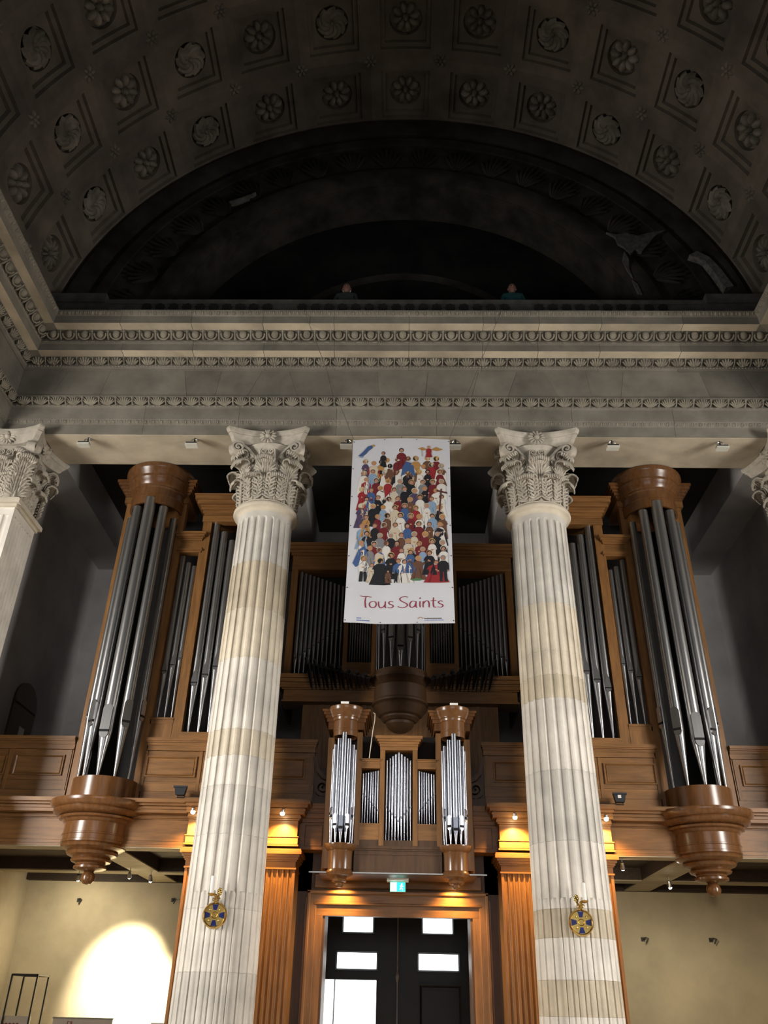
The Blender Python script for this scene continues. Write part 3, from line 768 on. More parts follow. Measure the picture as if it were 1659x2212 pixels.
def pier(s, label):
    x1, x0, y0, y1 = -5.82, -6.72, 10.55, 11.32
    loc = (s*6.2, 10.93, FLOOR)
    root = thing('corner_pier', label, 'pilaster', loc, 'square fluted piers ending the screen of columns')
    zt = 6.42
    obj('pier_base', MB().box(min(s*-x0, s*-x1)-.12, max(s*-x0, s*-x1)+.12, y0-.12, y1+.12, FLOOR, FLOOR+.4), 'limestone_grey', root)
    def fluted_side():
        # shaft with flutes cut in the front and in the inner side
        poly = []
        def run(p0, p1, nrm, n, depth, edge):
            p0, p1, nrm = Vector(p0), Vector(p1), Vector(nrm); L = (p1-p0).length; d = (p1-p0)/L
            w = (L-2*edge)/n
            poly.append(p0)
            for k in range(n):
                a = edge+w*k+w*.12; b_ = edge+w*(k+1)-w*.12
                for i in range(9):
                    q = i/8; t = a+(b_-a)*q
                    poly.append(p0+d*t-nrm*depth*math.sqrt(max(0, 1-(2*q-1)**2)))
            return
        run((x0, y0), (x1, y0), (0, -1), 7, .03, .05)
        run((x1, y0), (x1, y1), (1, 0), 7, .03, .05)
        poly.append(Vector((x1, y1))); poly.append(Vector((x0, y1)))
        n = len(poly)
        mbx = MB(1 if s < 0 else -1)
        v = [(p.x, p.y, FLOOR+.4) for p in poly]+[(p.x, p.y, zt-.12) for p in poly]
        f = [(i, (i+1) % n, n+(i+1) % n, n+i) for i in range(n)]
        mbx.add(v, f)
        mbx.box(x0, x1, y0, y1, zt-.12, zt)
        return mbx
    obj('shaft', fluted_side(), 'limestone_white', root, 30)
    mbn = MB(1 if s < 0 else -1)
    for dz0, dz1, e in ((0, .05, .03), (.05, .12, .075), (.12, .16, .04)): mbn.box(x0, x1+e, y0-e, y1+e, zt+dz0, zt+dz1)
    obj('necking', mbn, 'limestone_cream', root)
    z0 = zt+.16
    mbc = MB(1 if s < 0 else -1)
    mbc.box(x0, x1-.06, y0+.06, y1-.06, z0, z0+1.05)
    cap = obj('capital', mbc, 'carved_stone', root)
    off = Matrix.Translation((-loc[0], -loc[1], -loc[2]))
    mir = Matrix.Scale(-1, 4, (1, 0, 0)) if s > 0 else Matrix.Identity(4)
    def put(name, me, M): inst(name, me, cap, off @ mir @ M)
    xr = x1-.055; yf = y0+.055
    # leaves on the inner side (faces +x) and the front (faces -y)
    for k, yy in enumerate((.2, .57)): put('acanthus_leaf', LEAF_LOW, rotz(xr-.02, y0+yy, z0, -PI/2))
    for yy in (.0, .385, .77): put('acanthus_leaf', LEAF_HIGH, rotz(xr-.02, y0+yy, z0, -PI/2 if 0 < yy < .7 else (-PI*.75 if yy == 0 else -PI/4)))
    for xx in (.2, .6): put('acanthus_leaf', LEAF_LOW, rotz(x1-xx, yf+.02, z0, PI))
    for xx in (.4, .8): put('acanthus_leaf', LEAF_HIGH, rotz(x1-xx, yf+.02, z0, PI))
    for A, px, py in ((PI/2, xr-.03, (y0+y1)/2), (0, x1-.42, yf+.03)):
        F = rotz(px, py, z0, A)
        for g in (-1, 1):
            put('volute', VOL[g], F); put('helix', HEL[g], F)
            put('acanthus_leaf', LEAF_SMALL, rotz(px, py, z0+.52, A) @ Matrix.Translation((g*.2, 0, 0)) @ Matrix.Rotation(PI, 4, 'Z') @ Matrix.Rotation(R_(-16), 4, 'X') @ Matrix.Rotation(g*R_(-22), 4, 'Y'))
        put('fleuron', FLEURON, rotz(px, py, z0+1.12, A) @ Matrix.Translation((0, -.12, 0)))
    ab = abacus_mb(s*(x1-.42)*-1 if s > 0 else x1-.42, (y0+y1)/2, .62, z0+1.02, 7.826)
    sub('abacus', ab, 'carved_stone', cap, root, 30)
pier(-1, 'square fluted stone pier with leafy capital at the left edge')
pier(1, 'square fluted stone pier with leafy capital at the right edge')

# ================================================================== ORGAN GALLERY
def layers(mb, x0, x1, yf, yb, z0, lay, ex0=1, ex1=1):
    """stack of boards: lay = (height, projection); projects to the front and, if ex, to the ends"""
    z = z0
    for h, p in lay:
        mb.box(x0-p*ex0, x1+p*ex1, yf-p, yb, z, z+h); z += h
    return mb
def raised_panel(parent, root_or_none, s, x0, x1, z0, z1, y, m1='oak_rail'):
    fr = obj('panel_moulding', MB(s).frame(x0, x1, z0, z1, y+.001, y-.022, .035), 'oak_rail', parent, 30)
    obj('panel', MB(s).bbox(x0+.03, x1-.03, y-.012, y+.01, z0+.03, z1-.03, .006), m1, parent)

YG = 11.9
def gallery():
    g = thing('organ_gallery', 'oak organ gallery with panelled parapet behind the two columns', 'gallery', (0, 11.9, 1.84))
    for s in (-1, 1):
        for (x0, x1) in ((4.68, 6.365), (1.2, 3.62)):
            yf = YG
            obj('parapet_board', MB(s).box(x0, x1, yf, yf+.06, 2.42, 2.60), 'oak_rail', g)
            obj('parapet_board', MB(s).box(x0, x1, yf+.004, yf+.06, 2.604, 2.735), 'oak_rail', g)
            obj('parapet_board', MB(s).box(x0, x1, yf+.008, yf+.06, 2.739, 3.165), 'oak_rail', g)
            obj('parapet_rail', layers(MB(s), x0, x1, yf+.002, yf+.07, 3.17, [(.015, .012), (.055, .0), (.012, .012), (.03, .02), (.02, .04), (.035, .055), (.015, .045)], 0 if x1 > 6 else .6, 0 if x1 > 6 else .6), 'oak_rail', g)
        for x0, x1 in ((4.79, 5.50), (5.62, 6.33), (2.88, 3.60), (2.02, 2.74), (1.33, 1.88)):
            raised_panel(g, None, s, x0, x1, 2.80, 3.09, YG+.008)
        for x in (4.70, 5.56, 3.60, 2.81, 1.95, 1.22):
            obj('parapet_stile', MB(s).box(x-.0, x+.045, YG-.004, YG+.05, 2.60, 3.165), 'oak', g)
        # cornice and frieze under the parapet
        lay = [(.02, .04), (.03, .07), (.015, .05), (.045, .20), (.03, .22), (.012, .20), (.03, .25), (.04, .30), (.015, .28)]
        for x0, x1 in ((4.35, 6.365), (2.86, 3.9)):
            obj('gallery_cornice', layers(MB(s), x0, x1, YG-.06, 12.1, 2.20, lay, 0, 0), 'oak_rail', g)
            obj('gallery_frieze', MB(s).box(x0, x1, 11.80, 12.1, 1.93, 2.205), 'oak_rail', g)
            obj('gallery_frieze', MB(s).box(x0, x1, 11.79, 12.1, 1.885, 1.926), 'oak_rail', g)
            obj('gallery_frieze', MB(s).box(x0, x1, 11.78, 12.1, 1.85, 1.881), 'oak_rail', g)
        # projecting stretch over the pilasters
        obj('gallery_cornice', layers(MB(s), 1.34, 2.81, 11.60, 12.1, 2.185, [(.02, .02), (.03, .04), (.02, .03), (.035, .09), (.03, .10), (.012, .085), (.04, .13), (.045, .17), (.015, .155)], 1, .3), 'oak_rail', g)
        obj('gallery_frieze', MB(s).box(1.34, 2.81, 11.60, 12.1, 1.985, 2.185), 'oak_rail', g)
        obj('gallery_frieze', layers(MB(s), 1.34, 2.81, 11.60, 12.1, 1.86, [(.02, .025), (.008, .005), (.085, .012), (.012, .022)], 1, 1), 'oak_rail', g)
        # recessed stretch beside the small organ
        obj('gallery_cornice', layers(MB(s), .3, 1.34, 11.80, 12.1, 2.20, [(.05, .03), (.06, .06), (.05, .09), (.07, .12)], 0, 0), 'oak_rail', g)
        obj('gallery_frieze', MB(s).box(.3, 1.34, 11.80, 12.1, 1.86, 2.2), 'oak_rail', g)
        obj('gallery_frieze', MB(s).bbox(1.02, 1.26, 11.79, 11.81, 1.90, 2.17, .008), 'oak_rail', g)
        obj('parapet_board', MB(s).box(.0, 1.2, YG+.03, YG+.08, 2.42, 2.95), 'oak_dark', g)
        # scroll bracket leaning against the end of the parapet
        ex = Vector((-1, 0, 0))
        sc = MB(s)
        pts = [Vector((1.19, 11.86, 3.10)), Vector((1.16, 11.86, 3.0)), Vector((1.13, 11.86, 2.90)), Vector((1.06, 11.86, 2.82))]+spiral_pts((1.06, 11.86, 2.68), .13, 1.9, R_(60), 30, (-1, 0, 0), (0, 0, 1), -1, .12)
        sc.ribbon(pts, (0, 1, 0), .10, [.05]*4+[.05*(1-.5*i/30) for i in range(31)])
        sc.box(.98, 1.2, 11.83, 11.93, 2.44, 2.56)
        obj('scroll_bracket', sc, 'oak_dark', g, 40)
    # floor slab; its underside is the boarded ceiling of the porch below
    obj('gallery_floor', MB().box(-6.36, 6.36, 12.1, 15.39, 2.05, 2.25), 'ceiling_board', g)
    for s in (-1, 1):
        for x0, x1, y0, y1 in ((2.86, 6.36, 11.785, 12.06), (2.80, 6.36, 14.05, 14.35), (3.78, 4.20, 12.06, 14.05), (3.78, 4.20, 14.35, 15.25)):
            bm = obj('porch_beam', MB(s).box(x0, x1, max(y0, 12.005), y1, 1.856, 2.05), 'ceiling_board', g)
            obj('beam_soffit', MB(s).box(x0, x1, y0, y1, 1.838, 1.855), 'beam_tan', g)  # undersides a lighter tan than the beam sides
        obj('porch_beam', MB(s).box(2.80, 6.36, 15.25, 15.39, 1.845, 2.05), 'ceiling_board', g)
        # boards of the ceiling panels
        for k in range(6):
            for a, b_ in ((2.80, 3.77), (4.21, 6.36)):
                y0 = 12.07+.33*k
                obj('ceiling_plank', MB(s).box(a, b_, y0+.004, y0+.326, 2.03, 2.052), 'ceiling_board', g)
    return g
gallery()

# ------------------------------------------------------------------ organ pipes
def pipe(parent, root, s, x, y, ang, r, zf, zm, zt, style, m_='tin', s2=None):
    """one flue pipe: foot zf..zm, mouth at zm, body to zt; ang = facing direction (0 = towards the nave, -Y)"""
    n = 20
    tip = r*.22
    prof = [(tip*.8, zf-.01), (tip, zf), (r*.62, zf+(zm-zf)*.58), (r*.97, zm-r*.25), (r, zm), (r, zt)]
    fa = ang-PI/2 if s > 0 else -ang-PI/2
    v = []; f = []
    # profile rings; the front is pressed flat round the mouth
    zs = [p[1] for p in prof]
    fl = {zm}
    for rr, z in prof:
        for i in range(n):
            a = 2*PI*i/n
            v.append((x+rr*math.cos(a), y+rr*math.sin(a), z))
    for j in range(len(prof)-1):
        for i in range(n): f.append((j*n+i, j*n+(i+1) % n, (j+1)*n+(i+1) % n, (j+1)*n+i))
    k = len(prof)-1
    # hollow top
    for i in range(n):
        a = 2*PI*i/n; v.append((x+.9*r*math.cos(a), y+.9*r*math.sin(a), zt))
    for i in range(n):
        a = 2*PI*i/n; v.append((x+.9*r*math.cos(a), y+.9*r*math.sin(a), zt-2*r))
    b0 = (k+1)*n
    for i in range(n):
        i2 = (i+1) % n
        f.append((k*n+i, k*n+i2, b0+i2, b0+i)); f.append((b0+i, b0+i2, b0+n+i2, b0+n+i))
    f.append(tuple(b0+n+i for i in range(n)))
    P = obj('pipe', MB(s).add(v, f), m_, parent, 35)
    # local frame of the mouth: d = facing, t = sideways
    d = Vector((math.sin(ang), -math.cos(ang), 0)); t = Vector((math.cos(ang), math.sin(ang), 0)); c0 = Vector((x, y, 0))
    def plate(poly, dep, bulge):
        """flat shield standing on the pipe: poly of (across, z); dep = distance of its face from the axis"""
        mb = MB(s); n_ = len(poly)
        vv = [tuple(c0+d*dep+t*a+Vector((0, 0, z))) for a, z in poly]+[tuple(c0+d*(dep-bulge)+t*a*1.04+Vector((0, 0, z))) for a, z in poly]
        ff = [tuple(range(n_))]+[(i, n_+i, n_+(i+1) % n_, (i+1) % n_) for i in range(n_)]
        return mb.add(vv, ff)
    if style == 'shield':
        w = r*.74; hh = r*4.2
        up = [(-w, zm+.012), (w, zm+.012)]+[(w*math.cos(a)*1.0, zm+hh-w+w*math.sin(a)*.95) for a in [PI*i/12 for i in range(13)]]
        lo = [(w*.98, zm-.02), (-w*.98, zm-.02)]+[(-w*.95*math.cos(a), zm-.03-1.15*w*math.sin(a)) for a in [PI*i/10 for i in range(11)]]
        obj_up = sub('upper_lip', plate(up, r*1.03, r*.5), m_, P, root, None, None)
        sub('lower_lip', plate(lo, r*1.0, r*.55), m_, P, root)
        sl = [(-w*.98, zm-.022), (w*.98, zm-.022), (w*.98, zm+.014), (-w*.98, zm+.014)]
        sub('mouth', plate(sl, r*1.005, r*.3), 'black_slot', P, root)
    else:
        w = r*.80; hh = r*4.0
        up = [(-w, zm+r*.10), (w, zm+r*.10), (w*.45, zm+hh*.6), (0, zm+hh), (-w*.45, zm+hh*.6)]
        sub('upper_lip', plate(up, r*1.02, r*.5), m_, P, root)
        sl = [(-w*.95, zm-r*.22), (w*.95, zm-r*.22), (w*.95, zm+r*.10), (-w*.95, zm+r*.10)]
        sub('mouth', plate(sl, r*1.01, r*.4), 'black_slot', P, root)
        if r > .03:
            lo = [(w*.95, zm-r*.22), (-w*.95, zm-r*.22), (-w*.6, zm-r*.8), (0, zm-r*1.05), (w*.6, zm-r*.8)]
            sub('lower_lip', plate(lo, r*1.0, r*.5), m_, P, root)
    return P

def side_case(s, label):
    loc = (s*4.13, 11.9, 1.40)
    root = thing('organ_case', label, 'organ case', loc, 'tall side cases of the organ')
    B = lambda *a: MB(s).box(*a)
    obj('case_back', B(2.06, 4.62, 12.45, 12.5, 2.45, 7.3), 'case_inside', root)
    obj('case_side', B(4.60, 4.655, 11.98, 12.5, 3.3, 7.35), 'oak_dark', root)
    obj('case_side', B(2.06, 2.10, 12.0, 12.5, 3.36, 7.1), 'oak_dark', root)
    obj('stile', B(4.535, 4.66, 11.90, 12.02, 2.46, 7.36), 'oak', root)
    obj('stile', B(3.635, 3.745, 11.90, 12.02, 2.46, 7.40), 'oak', root)
    obj('stile', B(3.17, 3.315, 11.905, 12.02, 3.36, 6.99), 'oak', root)
    obj('stile', B(2.05, 2.19, 11.905, 12.02, 3.36, 6.99), 'oak', root)
    # cornices on top of the stiles, running back along the sides of the tower
    lay = [(.03, .02), (.04, .04), (.05, .07), (.04, .10), (.05, .135), (.045, .16)]
    obj('stile_cornice', layers(MB(s), 4.55, 4.67, 11.86, 12.5, 7.44, lay, 0, 1), 'oak_polished', root)
    obj('stile_cornice', layers(MB(s), 3.63, 3.74, 11.86, 12.5, 7.44, lay, 1, 0), 'oak_polished', root)
    obj('stile_block', B(4.535, 4.70, 11.87, 12.5, 7.33, 7.44), 'oak', root)
    obj('stile_block', B(3.61, 3.745, 11.87, 12.5, 7.33, 7.44), 'oak', root)
    cr = MB(s).lathe([(.40, 7.10), (.435, 7.10), (.435, 7.26), (.445, 7.265), (.445, 7.285), (.435, 7.29), (.435, 7.40), (.455, 7.415), (.455, 7.45), (.475, 7.47), (.485, 7.52), (.52, 7.57), (.53, 7.60), (.525, 7.62), (.545, 7.66), (.575, 7.72), (.59, 7.745), (.59, 7.80), (.3, 7.80)], 4.13, 11.9, 56, cap=False)
    obj('tower_crown', cr, 'oak_polished', root, 35)
    # narrow bay
    obj('bay_cornice', layers(MB(s), 3.30, 3.66, 11.895, 12.02, 6.62, [(.03, .015), (.03, .03), (.035, .055), (.045, .08)], 1, 1), 'oak_rail', root)
    obj('bay_frieze', B(3.30, 3.66, 11.91, 12.02, 6.49, 6.62), 'oak_rail', root)
    obj('bay_moulding', layers(MB(s), 3.29, 3.65, 11.90, 12.02, 6.40, [(.03, .01), (.03, .03), (.03, .015)], 1, 1), 'oak_rail', root)
    obj('bay_base', B(3.31, 3.65, 11.905, 12.02, 3.36, 3.56), 'oak', root)
    obj('bay_base', layers(MB(s), 3.31, 3.65, 11.90, 12.02, 3.56, [(.06, .0), (.02, .012), (.015, .0)], 0, 0), 'oak_rail', root)
    # wide bay
    obj('bay_frieze', B(2.02, 3.33, 11.885, 12.02, 6.985, 7.10), 'oak_rail', root)
    obj('bay_cornice', layers(MB(s), 2.05, 3.31, 11.86, 12.5, 7.10, [(.025, .0), (.05, .02), (.05, .05), (.03, .065), (.07, .11), (.07, .15), (.03, .165)], 0, 1), 'oak_rail', root)
    obj('bay_base', B(2.1, 3.2, 11.895, 12.02, 3.36, 3.445), 'oak_rail', root)
    # corbel under the tower
    cb = [(.0, 1.385), (.05, 1.395), (.085, 1.43), (.095, 1.47), (.085, 1.51), (.06, 1.54), (.10, 1.55), (.17, 1.56), (.215, 1.58), (.215, 1.605), (.19, 1.62), (.20, 1.64), (.255, 1.66), (.27, 1.685), (.25, 1.70), (.265, 1.715), (.325, 1.74), (.345, 1.77), (.33, 1.785), (.37, 1.80), (.42, 1.825), (.435, 1.85), (.425, 1.865), (.445, 1.875), (.445, 1.90), (.438, 1.905), (.438, 1.965), (.447, 1.97), (.447, 1.985), (.438, 1.99), (.438, 2.12), (.46, 2.135), (.475, 2.16), (.52, 2.175), (.53, 2.20), (.50, 2.215), (.56, 2.225), (.60, 2.245), (.62, 2.275), (.61, 2.295), (.64, 2.305), (.665, 2.33), (.68, 2.37), (.675, 2.40), (.60, 2.415), (.46, 2.42), (.445, 2.43), (.445, 2.71), (.415, 2.715), (.415, 2.66), (.0, 2.66)]
    obj('tower_corbel', MB(s).lathe(cb, 4.13, 11.9, 64, cap=False), 'oak_polished', root, 30)
    # pipes
    cx, cy, ra = 4.13, 11.9, .385
    # facing angle 0 looks to the nave; positive = towards the middle of the church (smaller x)
    for k, zf, zm, zt, r in ((0, 2.70, 3.32, 7.19, .090), (-1, 2.70, 3.48, 7.06, .075), (1, 2.70, 3.48, 7.06, .075), (2, 2.70, 3.62, 6.94, .058), (-2, 2.70, 3.62, 6.94, .058)):
        a = -R_(34)*k
        pipe(root, root, s, cx+math.sin(a)*ra, cy-math.cos(a)*ra, a, r, zf, zm, zt, 'shield')
    for x, zm, zt, r in ((3.585, 4.39, 6.37, .050), (3.475, 4.49, 6.25, .044), (3.375, 4.60, 6.19, .039)):
        pipe(root, root, s, x, 12.0, 0, r, 3.645, zm, zt, 'leaf')
    x = 3.10
    for k in range(6):
        r = .064-.003*k
        pipe(root, root, s, x, 12.0, 0, r, 3.45, 4.21+.13*k, 6.99-.16*k, 'leaf'); x -= r*2+.022
    return root
side_case(-1, 'tall oak organ case with round pipe tower left of the columns')
side_case(1, 'tall oak organ case with round pipe tower right of the columns')

def chair_organ():
    loc = (0, 11.6, 1.34)
    root = thing('chair_organ', 'small oak organ case with bright tin pipes above the door', 'organ case', loc)
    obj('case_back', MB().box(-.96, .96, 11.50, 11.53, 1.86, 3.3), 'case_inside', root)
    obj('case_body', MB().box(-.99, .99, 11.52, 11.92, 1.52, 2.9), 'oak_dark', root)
    obj('base_board', layers(MB(), -.56, .56, 11.30, 11.52, 1.53, [(.20, .0), (.02, .012), (.03, .0), (.02, .015), (.03, .03)], 0, 0), 'oak_dark', root)
    obj('base_board', layers(MB(), -.56, .56, 11.31, 11.52, 1.83, [(.08, .0)], 0, 0), 'oak_dark', root)
    obj('metal_edge', MB().box(-1.12, 1.12, 11.27, 11.30, 1.505, 1.518), 'steel', root)
    obj('case_floor', MB().box(-1.0, 1.0, 11.30, 11.92, 1.50, 1.53), 'oak_dark', root)
    for s in (-1, 1):
        B = lambda *a: MB(s).box(*a)
        obj('stile', B(.885, .965, 11.30, 11.52, 1.56, 3.22), 'oak', root)
        obj('stile', B(.50, .57, 11.30, 11.52, 1.84, 3.30), 'oak', root)
        obj('stile', B(.187, .252, 11.30, 11.52, 1.84, 3.07), 'oak', root)
        obj('bay_rail', layers(MB(s), .25, .50, 11.305, 11.52, 2.815, [(.02, .012), (.07, .0), (.02, .015), (.015, .03)], 0, 0), 'oak_rail', root)
        obj('bay_base', B(.25, .50, 11.305, 11.52, 1.91, 2.10), 'oak_rail', root)
        obj('bay_base', B(.245, .505, 11.297, 11.52, 2.095, 2.112), 'oak_rail', root)
        obj('tower_crown', MB(s).lathe([(.15, 3.22), (.168, 3.22), (.168, 3.29), (.174, 3.295), (.174, 3.31), (.166, 3.315), (.166, 3.43), (.178, 3.44), (.182, 3.47), (.195, 3.48), (.20, 3.50), (.215, 3.52), (.23, 3.555), (.24, 3.57), (.24, 3.62), (.1, 3.62)], .735, 11.3, 40, cap=False), 'oak_polished', root, 35)
        lay = [(.10, .0), (.05, .02), (.04, .04), (.04, .065), (.03, .085)]
        obj('stile_cornice', layers(MB(s), .89, .975, 11.28, 11.9, 3.33, lay, 0, 1), 'oak_polished', root)
        obj('stile_cornice', layers(MB(s), .48, .57, 11.28, 11.9, 3.33, lay, 1, 0), 'oak_polished', root)
        obj('case_top', B(.57, .89, 11.5, 11.9, 3.3, 3.55), 'oak_dark', root)
        obj('tower_corbel', MB(s).lathe([(0, 1.335), (.035, 1.34), (.055, 1.36), (.05, 1.385), (.06, 1.395), (.09, 1.405), (.10, 1.43), (.085, 1.445), (.10, 1.455), (.15, 1.475), (.172, 1.505), (.165, 1.53), (.15, 1.545), (.152, 1.74), (.16, 1.755), (.155, 1.765), (.18, 1.78), (.20, 1.80), (.212, 1.825), (.212, 1.84), (.15, 1.845), (0, 1.845)], .735, 11.3, 40, cap=False), 'oak_polished', root, 30)
        for k, zm, zt, r in ((0, 2.03, 3.25, .036), (-1, 2.07, 3.17, .031), (1, 2.07, 3.17, .031), (-2, 2.18, 3.10, .027), (2, 2.18, 3.10, .027), (-3, 2.22, 3.05, .024), (3, 2.22, 3.05, .024)):
            a = R_(27)*k
            pipe(root, root, s, .735+math.sin(a)*.145, 11.3-math.cos(a)*.145, a, r, 1.85, zm, zt, 'shield', 'tin_polished')
        for k in range(7):
            q = k/6
            pipe(root, root, s, .272+.034*k, 11.37, 0, .0132-.0003*k, 2.115, 2.28+.21*q, 2.80-.04*q, 'leaf', 'tin_polished')
        tg = obj('paper_tag', MB(s).box(.69, .80, 11.05, 11.06, 3.62, 3.65), 'white_paint', root)
    obj('bay_frieze', MB().box(-.255, .255, 11.295, 11.52, 3.06, 3.11), 'oak_rail', root)
    obj('bay_cornice', layers(MB(), -.25, .25, 11.29, 11.75, 3.11, [(.03, .01), (.03, .025), (.03, .045), (.04, .07)], 1, 1), 'oak_rail', root)
    for k in range(-4, 5):
        q = abs(k)/4
        pipe(root, root, 1, .040*k, 11.37, 0, .0155-.0005*abs(k), 1.915, 2.15+.17*q, 3.05-.11*q, 'leaf', 'tin_polished')
    return root
chair_organ()

def main_case():
    Y = 13.5; loc = (0, Y, 2.25)
    root = thing('organ_case', 'dark central oak organ case behind the hanging banner', 'organ case', loc)
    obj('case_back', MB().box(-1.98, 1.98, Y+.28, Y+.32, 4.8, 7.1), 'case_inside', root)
    obj('lower_panel', MB().box(-1.63, 1.63, Y+.05, Y+.1, 2.26, 4.42), 'oak', root)
    for x in (-1.3, -.6, .6, 1.3): obj('lower_stile', MB().box(x-.03, x+.03, Y+.03, Y+.06, 2.26, 4.42), 'oak', root)
    obj('base_entablature', layers(MB(), -1.95, 1.95, Y-.1, Y+.3, 4.41, [(.03, .03), (.18, .0), (.02, .03), (.05, .06), (.03, .08), (.06, .12), (.05, .16), (.02, .15)], 1, 1), 'oak_rail', root)
    obj('base_rail', MB().box(-1.95, 1.95, Y-.02, Y+.2, 4.85, 4.93), 'oak_rail', root)
    obj('top_frieze', MB().box(-2.0, 2.0, Y-.02, Y+.3, 6.92, 7.2), 'oak_rail', root)
    obj('top_cornice', layers(MB(), -2.0, 2.0, Y-.02, Y+.3, 7.2, [(.05, .03), (.05, .06), (.06, .10), (.06, .13)], 1, 1), 'oak_rail', root)
    ch = MB()
    for s in (-1, 1):
        B = lambda *a: MB(s).box(*a)
        obj('stile', B(1.89, 2.0, Y-.01, Y+.2, 4.9, 6.95), 'oak', root)
        obj('stile', B(.925, 1.0, Y-.01, Y+.2, 4.9, 6.95), 'oak', root)
        obj('stile', B(.435, .505, Y-.01, Y+.2, 4.9, 6.95), 'oak', root)
        obj('bay_base', B(.5, .93, Y-.005, Y+.2, 4.9, 5.15), 'oak_rail', root)
        obj('case_side', B(1.96, 2.0, Y+.2, Y+1.2, 4.4, 7.2), 'oak_dark', root)
        for k in range(11):
            q = k/10
            pipe(root, root, s, 1.825-.077*k, Y+.07, 0, .034-.008*q, 4.935, 5.24+.58*q, 6.90-.28*q, 'leaf')
        for k in range(9):
            q = k/8
            pipe(root, root, s, .885-.043*k, Y+.07, 0, .018, 5.155, 5.79-.32*q, 6.60+.15*q, 'leaf')
        # horizontal reeds fanning out above the base
        for k in range(15):
            q = k/14; x = 1.47-.067*k; L = .42-.30*q
            for j in (0, 1):
                if j and k % 2: continue
                p0 = Vector((x+.02*j, Y-.16, 4.63+.02*j)); p1 = p0+Vector((.05*(1-q)+.02*j, -.30-.05*j, L*(.75+.15*j)))
                rp = obj('reed_pipe', MB(s).tube([p0, p0+(p1-p0)*.5, p1], .034, 10, [.25, .6, 1.0]), 'tin_dark', root, 40)
                dd = (p1-p0).normalized()
                sub('reed_bell', MB(s).tube([p1+dd*.001, p1+dd*.006], .028, 10), 'black_slot', rp, root)
                if j == 0: sub('reed_tip', MB(s).tube([p0-dd*.03, p0], .010, 6), 'tin_polished', rp, root)
    cb = [(0, 3.93), (.10, 3.95), (.18, 4.0), (.23, 4.06), (.23, 4.10), (.27, 4.11), (.31, 4.15), (.31, 4.18), (.36, 4.20), (.42, 4.28), (.45, 4.33), (.43, 4.36), (.47, 4.38), (.47, 4.42), (.45, 4.44), (.45, 4.66), (.48, 4.68), (.50, 4.70), (.53, 4.73), (.56, 4.76), (.56, 4.80), (.48, 4.81), (.47, 4.92), (.44, 4.925), (0, 4.90)]
    obj('tower_corbel', MB().lathe(cb, 0, Y, 56, cap=False), 'oak_dark', root, 30)
    obj('tower_crown', MB().lathe([(.40, 7.0), (.45, 7.0), (.45, 7.15), (.5, 7.2), (.55, 7.3), (.58, 7.36), (.58, 7.42), (.2, 7.42)], 0, Y, 48, cap=False), 'oak_dark', root, 30)
    for k in range(-4, 5):
        a = R_(21)*k; q = abs(k)
        pipe(root, root, 1, math.sin(a)*.41, Y-math.cos(a)*.41, a, .066-.009*q, 4.92, 5.28+.17*q, 6.95-.12*q, 'shield')
    return root
main_case()

